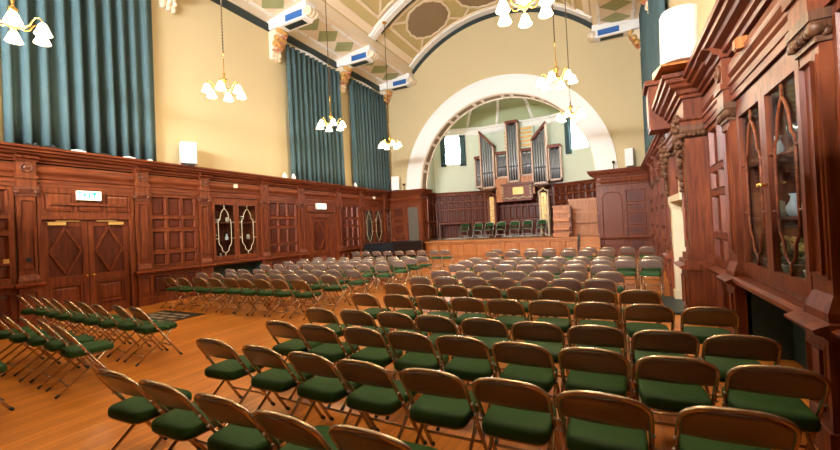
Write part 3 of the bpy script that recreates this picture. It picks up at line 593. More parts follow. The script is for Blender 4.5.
# ---------------------------------------------------------------- piers at the end wall
def pier(x0, x1, side, lab):
    r = thing('wall_pier', lab, 'panelling', ((x0+x1)/2, 18.95, 0), kind='structure')
    m = MB(); m.fbox(FE, x0, x1, 0, 3.62, -.85, -.03); xj = x1 if side < 0 else x0
    if side < 0: A, B = (x0+.2, x0+.86), (x0+1.02, x1-.17)
    else: A, B = (x1-.92, x1-.2), (x0+.17, x1-1.08)
    f = MB()
    m.pgrid(FE, [A], [(.3, .78), (1.05, 1.36), (1.45, 1.99), (2.09, 2.35), (2.45, 2.97)], rail=.09, fields=f)
    m.fbox(FE, B[0]-.12, B[1]+.12, .0, 3.06, -.03, .035)
    m.extr(FE, DADO_CAP, x0, x1); m.extr(FE, ARCHI, x0, x1+.0); m.extr(FE, frieze_prof(), x0, x1)
    m.fbox(FE, xj-.16 if side < 0 else xj, xj if side < 0 else xj+.16, 0, 3.62, 0, .05)
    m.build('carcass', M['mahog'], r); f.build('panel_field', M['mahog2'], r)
    m = MB(); u0, u1 = B[0]+.02, B[1]-.02; uc = (u0+u1)/2
    P = [(u0, .62), (u1, .62), (u1, 2.75), (u1-.07, 2.78), (u1-.09, 2.88), (uc, 2.93), (u0+.09, 2.88), (u0+.07, 2.78), (u0, 2.75)] if side > 0 else [(u0+.12, .62), (u1, .62), (u1, 2.95), (u0+.12, 2.95)]
    m.fpoly(FE, P, .03, .045); m.build('shaped_panel', M['greyp'] if side < 0 else M['mahogh'], r); m = MB(); m.tube([FE.p(a, b_, .045) for a, b_ in P+P[:1]], .022, 6); m.build('panel_moulding', M['mahog'], r)
    FJ = Fr((xj, 0, 0), (0, 1, 0), (-side, 0, 0))
    m = MB(); m.sweep([(x0, 18.95), (x1, 18.95), (x1, 19.8)] if side < 0 else [(x0, 19.8), (x0, 18.95), (x1, 18.95)], CORN, 1); m.build('cornice', M['mahogh'], r)
    m = MB(); m.pgrid(FJ, split(19.05, 19.7, 1, .1), [(1.2, 2.0), (2.1, 3.4)], rail=.08, w=.03); m.build('jamb_panelling', M['mahog'], r)
pier(XA+.1, CX-R_IN+.01, -1, 'panelled mahogany pier of the arch beside the piano corner'); pier(CX+R_IN-.01, XB-.1, 1, 'panelled mahogany pier of the arch at the cabinet wall end')
# ---------------------------------------------------------------- apse
AP = [(-10.0, 19.75), (-9.95, 21.85), (-7.15, 23.0), (-3.05, 23.0), (-.25, 21.85), (-.2, 19.75)]
bp = MB(); bc = MB(); fields = MB()
facets = []
for i in range(5):
    (x0, y0), (x1, y1) = AP[i], AP[i+1]; u = Vector((x1-x0, y1-y0, 0)); l = u.length; u.normalize(); w = Vector((u.y, -u.x, 0))
    F = Fr((x0, y0, 0), u, w); facets.append((F, l))
    b = MB()
    if i in (1, 3):
        a, c = (.72, 1.72) if i == 1 else (1.1, 2.1)
        b.fbox(F, -.1, a, 0, 7.75, -.2, 0); b.fbox(F, c, l+.1, 0, 7.75, -.2, 0); b.fbox(F, a, c, 0, 5.62, -.2, 0); b.fbox(F, a, c, 7.35, 7.75, -.2, 0)
    else: b.fbox(F, -.1, l+.1, 0, 7.75, -.2, 0)
    struct('wall_apse_%d' % (i+1), b, M['pale'], 'pale sage wall of the apse, %s face going round from the piano side' % ORD[i+1], 'wall')
    bc.fbox(F, -.05, l+.05, 7.42, 7.72, -.05, .1); bc.fbox(F, -.05, l+.05, 7.68, 7.8, -.05, .2); bc.fbox(F, -.05, l+.05, 7.36, 7.42, -.05, .05)
    n_ = max(2, int(l/.36)); bp.pgrid(F, split(.08, l-.08, n_, .07), [(1.15, 1.95), (2.05, 2.8), (2.9, 3.28), (3.36, 3.7)], rail=.08, w=.05, fields=fields)
    bp.extr(F, [(0, 3.76), (.08, 3.78), (.1, 3.83), (.15, 3.85), (.15, 3.9), (0, 3.9)], -.1, l+.1)
trim(bc, M['white'], 'white cornice round the apse below its cove', 'cornice')
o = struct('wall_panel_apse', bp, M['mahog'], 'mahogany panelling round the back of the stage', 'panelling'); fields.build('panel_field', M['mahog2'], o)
for i, nm in ((1, 'tall bright apse window beside the organ on the piano side'), (3, 'tall bright apse window beside the organ on the cabinet wall side')):
    F, l = facets[i]; a, c = (.72, 1.72) if i == 1 else (1.1, 2.1)
    m = MB(); m.fbox(F, a, c, 5.62, 7.35, -.19, -.17); o = prop(m.build('window_%d' % (4+i//2), M['day']), nm, 'window', None, 'structure')
    m = MB(); m.fbox(F, a, a+.05, 5.62, 7.35, -.15, -.1); m.fbox(F, c-.05, c, 5.62, 7.35, -.15, -.1); m.fbox(F, a, c, 5.62, 5.68, -.15, -.08); m.fbox(F, a, c, 7.29, 7.35, -.15, -.08); m.fbox(F, (a+c)/2-.02, (a+c)/2+.02, 5.62, 7.35, -.15, -.11); m.build('window_frame', M['white'], o)
# cove and flat of the apse
cen = Vector((CX, 20.6, 0)); LV = [(0, 7.78), (.06, 8.2), (.16, 8.6), (.32, 8.92), (.55, 9.12)]
rings = []
for t, z in LV: rings.append([(x+(cen.x-x)*t*.42, y+(cen.y-y)*t*.8, z) for x, y in AP])
b = MB(); k = len(AP); b.add([p for r_ in rings for p in r_], [(i*k+j, i*k+j+1, (i+1)*k+j+1, (i+1)*k+j) for i in range(len(LV)-1) for j in range(k-1)])
top = rings[-1]; b.add(top+[(p[0], p[1], p[2]+.02) for p in top], [tuple(range(k))])
b.box(AP[0][0]-.2, AP[-1][0]+.2, 19.7, 23.3, 9.3, 9.5)
struct('ceiling_apse', b, M['sage'], 'sage green coved ceiling of the apse', 'ceiling')
b = MB()
def covept(i, t, lv): (x0, y0), (x1, y1) = rings[lv][i][:2], rings[lv][i+1][:2]; return Vector((x0+(x1-x0)*t, y0+(y1-y0)*t, rings[lv][i][2]-.03))
for i, ts in ((1, (.12, .72)), (2, (.24, .76)), (3, (.28, .88))):
    for t in ts: b.tube([covept(i, t+(.06 if t < .5 else -.06)*lv/4*(1 if i == 2 else -1), lv) for lv in range(len(LV))], .085, 6)
for i in range(k-1): b.tube([covept(i, 0, 4), covept(i, 1, 4)], .08, 6)
trim(b, M['white'], 'white ribs on the sage green cove of the apse', 'ribs')
# apse window curtains
def curtain(F, u0, u1, v0, v1, w, label, folds, amp=.09, seed=1, group=None, mat='teal', flare=.0):
    rnd = random.Random(seed); m = MB(); nu, nv = folds*8, 7; ph = [rnd.uniform(-.8, .8) for _ in range(folds+2)]; am = [rnd.uniform(.65, 1.25) for _ in range(folds+2)]
    G = []
    for side in (0, 1):
        for j in range(nv+1):
            v = v0+(v1-v0)*j/nv; t = 1-j/nv
            for i in range(nu+1):
                f_ = i/8; q = int(f_); fr = f_-q
                a = am[q]*(1-fr)+am[q+1]*fr; p = ph[q]*(1-fr)+ph[q+1]*fr
                s = math.sin(2*PI*f_+p*.8+.35*t*math.sin(q*1.7)); s = math.copysign(abs(s)**.7, s)
                G.append(F.p(u0+(u1-u0)*i/nu+flare*t*(i/nu-.5), v, w+amp*a*(.75+.35*t)*s-side*.012))
    K = nu+1; N = K*(nv+1); fs = []
    for j in range(nv):
        for i in range(nu):
            a = j*K+i; fs.append((a, a+1, a+K+1, a+K)); fs.append((N+a, N+a+K, N+a+K+1, N+a+1))
    for i in range(nu): fs.append((i, N+i, N+i+1, i+1)); e = nv*K+i; fs.append((e, e+1, N+e+1, N+e))
    for j in range(nv): a = j*K; fs.append((a, a+K, N+a+K, N+a)); a = j*K+nu; fs.append((a, N+a, N+a+K, a+K))
    m.add(G, fs, True); return prop(m.build('curtain', M[mat]), label, 'curtain', group)
F, l = facets[1]; curtain(F, .45, .78, 5.5, 7.4, .1, 'blue grey curtain on the pier side of the apse window behind the piano corner', 3, .04, 2, 'apse window curtains'); curtain(F, 1.64, 2.0, 5.5, 7.4, .1, 'blue grey curtain between the apse window and the slanted organ tower on the piano side', 3, .04, 3, 'apse window curtains')
F, l = facets[3]; curtain(F, .85, 1.2, 5.45, 7.4, .1, 'dark curtain beside the apse window on the cabinet wall side of the organ', 3, .04, 4, 'apse window curtains')
# hall curtains, windows' white heads and rails
FC = Fr((XA, 0, 0), (0, 1, 0), (1, 0, 0)); FCR = Fr((XB, 0, 0), (0, 1, 0), (-1, 0, 0))
for i, (a, c, nf, lab) in enumerate(((-.2, 3.22, 9, 'long teal curtain on the door wall cut off by the picture edge'), (3.28, 6.36, 10, 'long teal curtain on the door wall over the double doors'), (11.35, 14.72, 12, 'long teal curtain on the door wall over the single door'), (15.5, 18.8, 12, 'long teal curtain on the door wall next to the great arch'))):
    curtain(FC, a, c, 3.93, 9.33, .24, lab, nf, .15, 10+i, 'long teal hall curtains')
    m = MB(); m.tube([FC.p(a-.02, 9.36, .16), FC.p(c+.02, 9.36, .16)], .025, 8); prop(m.build('curtain_rail', M['white']), lab.replace('long teal curtain', 'thin rail of the curtain'), 'rail', 'curtain rails')
curtain(FCR, 15.6, 18.7, 3.93, 10.0, .16, 'long teal curtain on the cabinet wall next to the great arch', 15, .085, 31, 'long teal hall curtains')
curtain(FCR, 11.6, 14.6, 3.93, 9.9, .16, 'long teal curtain on the cabinet wall past the fireplace', 15, .085, 32, 'long teal hall curtains')
WN = [6]
for a, c, lab in ((3.2, 6.5, 'white arched window head over the curtain above the double doors'), (11.3, 14.8, 'white arched window head over the curtain above the single door'), (15.4, 18.7, 'white arched window head over the curtain next to the great arch')):
    m = MB(); P = [(a+.3, 9.3), (c-.3, 9.3)]+[((a+c)/2+(c-a-.6)/2*math.cos(PI*i/14), 9.3+.32*math.sin(PI*i/14)) for i in range(1, 14)]
    m.fpoly(FC, P, -.02, .06); prop(m.build('window_%d' % WN[0], M['white']), lab, 'window', None, 'structure'); WN[0] += 1
# ---------------------------------------------------------------- stage
r = thing('stage', 'raised oak stage with panelled front under the great arch', 'stage', (CX, 21, 0))
m = MB(); m.box(-9.42, -1.55, 19.13, 21.75, .0, .93); m.build('platform', M['oak'], r)
m = MB(); m.add([(x, y, z) for z in (.93, 1.0) for x, y in ((-9.45, 19.0), (-.75, 19.0), (-.75, 19.8), (-.32, 19.8), (-.38, 21.75), (-3.12, 22.88), (-7.08, 22.88), (-9.82, 21.75), (-9.85, 19.8), (-9.45, 19.8))], [tuple(range(10))[::-1], tuple(range(10, 20))]+[(i, (i+1) % 10, 10+(i+1) % 10, 10+i) for i in range(10)]); m.build('deck', M['oakh'], r)
FS = Fr((0, 19.06, 0), (1, 0, 0), (0, -1, 0)); m = MB(); m.pgrid(FS, split(-9.36, -1.55, 11, .1), [(.2, .83)], rail=.06, depth=.03); m.build('front_panelling', M['oak'], r)
r = thing('stage_steps', 'oak steps up to the stage at the cabinet wall end', 'steps', (-1.0, 18.4, 0))
for i in range(5):
    m = MB(); m.box(-1.48, -.66, 17.62+i*.27, 19.0, i*.19, i*.19+.19); m.box(-1.5, -.64, 17.59+i*.27, 17.7+i*.27, i*.19+.155, i*.19+.19); m.build('step', M['oakh'], r)
m = MB(); FST = Fr((-1.5, 0, 0), (0, 1, 0), (-1, 0, 0)); m.fpoly(FST, [(17.7, 0), (19.0, 0), (19.0, 1.0), (18.75, 1.15), (18.5, .95), (18.1, .6)], 0, .06); m.build('string_board', M['black'], r)
r = thing('lectern_desk', 'tall stepped oak reading desk on the stage edge', 'desk', (-2.35, 19.9, 1.0))
m = MB(); m.box(-2.72, -1.96, 19.75, 20.3, 1.0, 2.5); m.box(-2.76, -1.92, 19.7, 20.34, 2.46, 2.53); m.build('body', M['oak'], r)
for i, z in enumerate((1.14, 1.46, 1.88, 2.26)):
    m = MB(); m.box(-2.72, -1.96, 19.62-.13*(3-i), 19.76, z, z+.05); m.box(-2.70, -1.98, 19.64-.13*(3-i), 19.76, z-.12, z); m.build('shelf', M['oakh'], r)
m = MB(); m.box(-1.96, -1.9, 19.72, 20.34, 1.0, 2.5); m.build('side_panel', M['mahog'], r)
for z0, z1, y, x0, lab in ((1.0, 2.2, 20.75, -1.95, 'lower boarded oak stall front behind the tall reading desk'), (1.0, 2.86, 21.3, -2.15, 'upper boarded oak stall back under the grey panelling')):
    r = thing('choir_stall', lab, 'stall', ((x0-.45)/2, y, 1.0)); m = MB(); m.box(x0, -.42, y, y+.06, z0, z1)
    n_ = 11
    for i in range(n_): a = x0+(-.42-x0)*i/n_; m.box(a+.018, a+(-.42-x0)/n_-.018, y-.03, y, z0+.05, z1-.06)
    m.build('boards', M['oak'], r); m = MB(); m.box(x0-.04, -.4, y-.05, y+.1, z1-.06, z1+.02); m.box(x0-.02, -.4, y-.03, y, (z0+z1)/2-.03, (z0+z1)/2+.03); m.build('rail', M['oakh'], r)
r = thing('stage_bench', 'long dark wooden shelf table against the stage panelling on the piano side', 'table', (-8.6, 21.6, 1.0), math.atan2(1.15, 2.8))
W['stage_bench'] = Vector()
m = MB(); m.box(-1.0, 1.05, -.25, .25, .93, 1.0); m.build('top', M['mahog'], r)
for x in (-.95, 1.0): m = MB(); m.box(x-.03, x+.03, -.22, .22, 0, .93); m.build('end_panel', M['carve'], r)
# ---------------------------------------------------------------- organ
r = thing('pipe_organ', 'pipe organ with three tall pipe towers high on the apse wall', 'organ', (CX, 22.3, 4))
def section(x0, x1, z0, zl, zr, y, npipe, fr=.07, nm='tower'):
    F = Fr((0, y, 0), (1, 0, 0), (0, -1, 0)); zt = lambda u: zl+(zr-zl)*(u-x0)/(x1-x0)
    m = MB(); m.fbox(F, x0, x1, z0, z0+.1, -.5, .03); m.fpoly(F, [(x0, z0), (x0+fr, z0), (x0+fr, zt(x0+fr)), (x0, zl)], -.5, .03); m.fpoly(F, [(x1-fr, z0), (x1, z0), (x1, zr), (x1-fr, zt(x1-fr))], -.5, .03); Tt = m.build(nm, M['pink'], r)
    m = MB(); m.fpoly(F, [(x0, zl-.14), (x1, zr-.14), (x1, zr+.02), (x0, zl+.02)], -.5, .05); m.build('top_rail', M['mahog'], Tt)
    m = MB(); m.fbox(F, x0+fr, x1-fr, z0+.1, min(zl, zr)-.1, -.52, -.45); m.build('backing', M['black'], Tt)
    pw = (x1-x0-2*fr)/npipe
    for i in range(npipe):
        u = x0+fr+pw*(i+.5); q = F.p(u, 0, -.18); rr = pw*.44; zf = z0+.12; zm = zf+(.75 if zl+zr > 12.6 else .5); ze = zt(u)-.16-.1*abs(math.sin(i*2.1))
        m = MB(); m.lathe([(rr*.35, zf), (rr*.98, zm), (rr, zm+.02), (rr, ze)], (q.x, q.y, 0), 10)
        m.cur = 1; m.fbox(F, u-rr*.6, u+rr*.6, zm+.0, zm+.1, -.18+rr*.7, -.18+rr+.004); m.build('pipe', [M['pipe'], M['black']], Tt)
section(-7.45, -6.97, 4.03, 5.9, 5.9, 22.25, 5, nm='flat'); section(-6.15, -5.42, 4.45, 6.0, 6.0, 22.25, 8, nm='flat'); section(-4.70, -4.02, 4.45, 6.0, 6.0, 22.25, 7, nm='flat'); section(-3.18, -2.5, 4.03, 6.0, 6.0, 22.25, 7, nm='flat')
section(-7.0, -6.15, 3.9, 7.35, 6.4, 21.95, 5); section(-5.4, -4.7, 4.12, 7.62, 7.62, 21.9, 4); section(-4.02, -3.2, 3.9, 6.4, 7.3, 21.95, 5)
for x0, x1, z, c in ((-7.0, -6.15, 3.9, .16), (-5.4, -4.7, 4.12, .0), (-4.02, -3.2, 3.9, .2)):
    m = MB(); xc = (x0+x1)/2; m.box(x0-.05, x1+.05, 21.85, 22.4, z-.08, z); 
    if c: m.lathe([(.02, z-.5), (.07, z-.46), (.05, z-.4), (.14, z-.3), (.2, z-.2), (.32, z-.14), (.36, z-.07)], (xc, 22.15, 0), 14)
    m.build('corbel', M['carve'], r)
m = MB(); m.box(-7.4, -2.55, 22.74, 22.95, 3.95, 5.4); m.build('case', M['mahog'], r)
m = MB(); m.box(-6.15, -5.45, 22.05, 22.3, 3.05, 4.42); m.build('orange_side_panel', M['oak'], r); m = MB(); m.box(-4.75, -3.95, 22.05, 22.3, 3.4, 4.42); m.build('orange_side_panel', M['oak'], r)
m = MB(); m.box(-5.75, -4.05, 21.9, 22.6, 3.08, 3.98); m.box(-5.82, -3.98, 21.8, 22.6, 3.95, 4.06); m.box(-5.7, -4.1, 21.8, 22.6, 3.05, 3.12); m.build('console_hood', M['mahog'], r)
m = MB(); m.box(-5.14, -4.54, 21.875, 21.9, 3.42, 3.82); m.box(-5.06, -4.62, 21.865, 21.88, 3.5, 3.74); m.build('gilt_plaque', M['gilt'], r)
m = MB(); rnd = random.Random(8)
for i in range(16): m.ball((-5.65+i*.1, 21.86, 3.22+.03*math.sin(i*1.3)), .05, 6)
for x in (-5.68, -4.15):
    for z in (3.4, 3.55, 3.7, 3.85): m.ball((x, 21.87, z), .055, 6)
m.build('carved_swag', M['stone'], r)
for i in range(5): m = MB(); m.box(-4.68, -4.05, 22.55, 22.6, 6.2+i*.24, 6.33+i*.24); m.build('swell_louvre', M['gilt'], r)
for i in range(5): m = MB(); m.box(-5.62, -5.45, 22.5, 22.6, 6.2+i*.22, 6.3+i*.22); m.build('swell_louvre', M['gilt'], r)
m = MB(); m.box(-6.2, -5.45, 22.6, 22.9, 5.4, 7.15); m.box(-4.7, -3.95, 22.62, 22.9, 5.4, 7.35); m.build('swell_box', M['pale'], r)
for x, lab in ((-6.43, 'tall narrow gilded niche panel under the slanted organ tower on the piano side'), (-3.5, 'tall narrow gilded niche panel in a white ogee frame under the other slanted organ tower')):
    r = thing('niche_panel', lab, 'panel', (x, 22.0, 1.0), group='gilded niche panels'); m = MB(); m.box(x-.13, x+.13, 22.0, 22.05, 1.75, 3.4); m.cur = 1
    for i in range(7): m.ball((x+.05*math.sin(i*2), 21.99, 1.95+i*.2), .06, 7)
    m.build('gilt_field', [M['gilt'], M['ivory']], r)
    m = MB()
    for s in (-1, 1): m.box(x+s*.2-.05, x+s*.2+.05, 21.98, 22.6, 1.0, 3.3)
    P = [(x-.25, 22.0, 3.3), (x-.24, 22.0, 3.5), (x-.1, 22, 3.55), (x, 22, 3.66), (x+.1, 22, 3.55), (x+.24, 22, 3.5), (x+.25, 22, 3.3)]; m.tube(P, .045, 6); m.build('frame', M['stone'] if x > -5 else M['mahog'], r)
# ---------------------------------------------------------------- speakers
def boxspk(x, y, z, rz, lab, h=.68, w=.46, d=.36):
    r = thing('loudspeaker', lab, 'speaker', (x, y, z), rz); W[r.name] = Vector()
    m = MB(); m.hexa([(-w/2, d/2, .06), (w/2, d/2, .06), (w*.42, -d/2, .06), (-w*.42, -d/2, .06), (-w/2, d/2, h), (w/2, d/2, h), (w*.42, -d/2, h), (-w*.42, -d/2, h)]); m.build('cabinet', M['spk'], r)
    m = MB(); m.box(-w*.38, w*.38, -d/2-.012, -d/2, .1, h-.04); m.build('grille', M['spkg'], r)
    m = MB(); m.box(-w*.3, w*.3, -d*.3, d*.3, 0, .06); m.build('foot_bracket', M['rubber'], r)
boxspk(-11.2, 7.1, 3.91, math.radians(60), 'white loudspeaker on the cornice beside the curtain above the double doors')
boxspk(-10.9, 18.65, 3.91, math.radians(20), 'pale loudspeaker on the pier cornice on the piano side of the arch', .8, .5, .3)
boxspk(.64, 18.65, 3.91, math.radians(-10), 'pale loudspeaker on the pier cornice at the cabinet wall corner', .78, .36, .3)
m = MB(); m.ball((-10.35, 18.6, 4.22), .07, 8); m.lathe([(.02, 3.91), (.02, 4.2)], (-10.35, 18.6, 0), 8); prop(m.build('spotlight', M['black']), 'small black spotlight beside the pale speaker on the piano side pier', 'spotlight')
m = MB(); m.ball((.02, 18.6, 4.2), .07, 8); m.lathe([(.02, 3.91), (.02, 4.2)], (.02, 18.6, 0), 8); prop(m.build('spotlight', M['black']), 'small black spotlight at the foot of the arch near the cabinet wall', 'spotlight')
r = thing('column_speaker', 'big white curved loudspeaker tilted on the chimney breast', 'speaker', (1.0, 7.25, 3.985), math.radians(8)); W[r.name] = Vector()
m = MB(); P = [(-.23, .16), (-.235, -.02)]+[(.0+.235*math.sin(t), -.02-.17*math.cos(t)) for t in [math.radians(a) for a in range(-72, 73, 12)]]+[(.235, -.02), (.23, .16)]
nP = len(P); m.add([(x, y-.03, .12) for x, y in P]+[(x, y-.12, .88) for x, y in P], [tuple(range(nP))[::-1], tuple(range(nP, 2*nP))]+[(i, (i+1) % nP, nP+(i+1) % nP, nP+i) for i in range(nP)]); m.build('cabinet', M['spk'], r)
m = MB(); m.tube([(-.165, -.155, .12), (-.165, -.245, .88)], .004, 6)
for z, x in ((.2, .1), (.82, -.02), (.7, -.1)): m.ball((x, -.2-.09*(z-.12)/.76, z), .012, 6)
m.build('seam_and_screws', M['rubber'], r)
m = MB(); m.hexa([(-.32, -.28, .02), (.26, -.28, .02), (.26, .25, -.02), (-.32, .25, -.02), (-.32, -.28, .05), (.26, -.28, .05), (.26, .25, .1), (-.32, .25, .1)]); m.build('shelf_bracket', M['oak'], r)
# small fittings along the cornice
for i, (y, lab, mt) in enumerate(((3.63, 'dark uplighter on the cornice below the curtain, first from the picture edge', 'black'), (3.93, 'dark uplighter on the cornice below the curtain, second from the picture edge', 'black'), (4.47, 'flat pale fitting on the cornice over the double doors', 'spkg'), (4.97, 'dark flat fitting on the cornice over the double doors', 'black'), (5.53, 'flat blue grey fitting on the cornice over the double doors', 'spkg'), (6.03, 'small white box on the cornice by the curtain edge over the double doors', 'spk'), (10.85, 'small white box on the bare cornice short of the middle curtain', 'spk'), (11.3, 'small white box on the cornice at the foot of the middle curtain', 'spk'), (15.35, 'small white box on the cornice between the two far curtains', 'spk'))):
    m = MB(); h = .06 if i < 6 else .22; l = .13 if i < 5 else .05
    m.box(-11.3, -11.18, y-l, y+l, 3.91, 3.91+h*.6); m.hexa([(-11.3, y-l*.7, 3.91+h*.6), (-11.2, y-l*.7, 3.91+h*.6), (-11.2, y+l*.7, 3.91+h*.6), (-11.3, y+l*.7, 3.91+h*.6), (-11.28, y-l*.4, 3.91+h), (-11.22, y-l*.4, 3.91+h), (-11.22, y+l*.4, 3.91+h), (-11.28, y+l*.4, 3.91+h)])
    if i < 2: m.ball((-11.22, y+.08, 3.96), .045, 8)
    prop(m.build('cornice_fitting', M[mt]), lab, 'fitting', 'small fittings on the cornice')
# ---------------------------------------------------------------- chandeliers
def chandelier(x, y, label, ph=.35):
    z = 5.58; r = thing('chandelier', label, 'chandelier', (x, y, z), group='brass chandeliers'); c = W[r.name]
    m = MB(); m.lathe([(.005, -.1), (.035, -.07), (.02, -.04), (.09, -.02), (.12, .03), (.075, .06), (.03, .09), (.03, .2), (.06, .24), (.075, .29), (.03, .34), (.018, .4), (.035, .44), (.012, .48), (.012, .95), (.03, .98), (.012, 1.02)], c, 14); m.build('hub', M['brass'], r)
    m = MB(); zt = ZV+math.sqrt((RV-.2)**2-(x-CX)**2)-z; n = int((zt-1)/.085)
    m.tube([c+Vector((0, 0, 1.0)), c+Vector((0, 0, zt))], .011, 6)
    for i in range(n): m.ball(c+Vector((0, 0, 1.03+i*.085)), .022, 5, (1, 1, 1.5))
    m.build('chain', M['chain'], r)
    m = MB(); m.lathe([(.1, zt), (.1, zt-.03), (.04, zt-.08)], c, 12); m.build('ceiling_rose', M['brass'], r)
    for k in range(6):
        a = PI/3*k+ph; d = Vector((math.cos(a), math.sin(a), 0)); m = MB()
        m.tube([c+d*rr+Vector((0, 0, zz)) for rr, zz in ((.08, .02), (.16, -.01), (.23, .03), (.27, .11), (.32, .17), (.38, .17), (.415, .12), (.42, .07))], [.016, .016, .014, .013, .012, .012, .012, .018], 8); m.build('arm', M['brass'], r)
        m = MB(); q = c+d*.42; m.lathe([(.024, .08), (.05, .06), (.07, .02), (.088, -.035), (.11, -.09), (.125, -.12), (.112, -.12), (.075, -.03), (.035, .03)], q, 16); m.build('lamp_shade', M['shade'], r)
    l = bpy.data.lights.new('chandelier_light', 'POINT'); l.energy = LAMP; l.color = (1, .78, .50); l.shadow_soft_size = .3; lo = bpy.data.objects.new('chandelier_light', l); C.objects.link(lo); lo.location = c+Vector((0, 0, -.3))
LAMP = 160
for x, y, lab, *ph in ((-9.17, 2.8, 'brass chandelier nearest the rear in front of the teal curtains', .75), (-8.95, 6.7, 'brass chandelier against the bare yellow wall past the big curtains', .2), (-8.85, 10.8, 'brass chandelier in front of the middle pair of curtains'), (-8.88, 14.85, 'brass chandelier farthest along the curtain side'), (-1.27, 7.0, 'brass chandelier cut by the top edge of the picture', .70), (-1.27, 2.95, 'brass chandelier above the nearest rows, out of the picture'), (-1.25, 11.0, 'brass chandelier in front of the crown of the great arch'), (-1.27, 14.95, 'brass chandelier in front of the flank of the great arch')):
    chandelier(x, y, lab, *ph)
# ---------------------------------------------------------------- piano and mat
r = thing('grand_piano', 'black grand piano under the far display cabinet', 'piano', (-10.4, 16.6, 0))
P = [(-10.95, 15.45), (-9.35, 15.45), (-9.1, 16.7), (-8.95, 17.6), (-9.1, 18.1), (-9.6, 18.35), (-10.3, 18.4), (-10.7, 18.2), (-10.95, 17.9)]
def plan(m, P, z0, z1): n = len(P); m.add([(x, y, z0) for x, y in P]+[(x, y, z1) for x, y in P], [tuple(range(n))[::-1], tuple(range(n, 2*n))]+[(i, (i+1) % n, n+(i+1) % n, n+i) for i in range(n)])
m = MB(); plan(m, P, .66, 1.06); m.build('case', M['black'], r); m = MB(); plan(m, [(CX_+(x-CX_)*1.02, 16.8+(y-16.8)*1.02) for CX_ in (-10.2,) for x, y in P], 1.06, 1.12); m.build('lid', M['black'], r)
m = MB(); m.box(-10.9, -9.5, 15.2, 15.45, .66, .84); m.build('keybed', M['black'], r)
for x, y in ((-10.8, 15.6), (-9.6, 15.6), (-10.5, 17.8)): m = MB(); m.lathe([(.05, 0), (.05, .08), (.08, .1), (.06, .3), (.1, .66)], (x, y, 0), 12); m.build('leg', M['black'], r)
r = thing('door_mat', 'black mat with cream pattern on the floor by the double doors', 'mat', (-9.2, 5.1, 0))
m = MB(); m.box(-10.0, -8.45, 4.62, 5.6, 0, .012); m.cur = 1
for i in range(9):
    for j in range(4):
        if (i*7+j*3) % 5: m.box(-9.85+i*.15, -9.85+i*.15+.1+.03*((i+j) % 2), 4.74+j*.19, 4.74+j*.19+.09, .012, .016)
m.build('mat_pile', [M['black'], M['matc']], r)
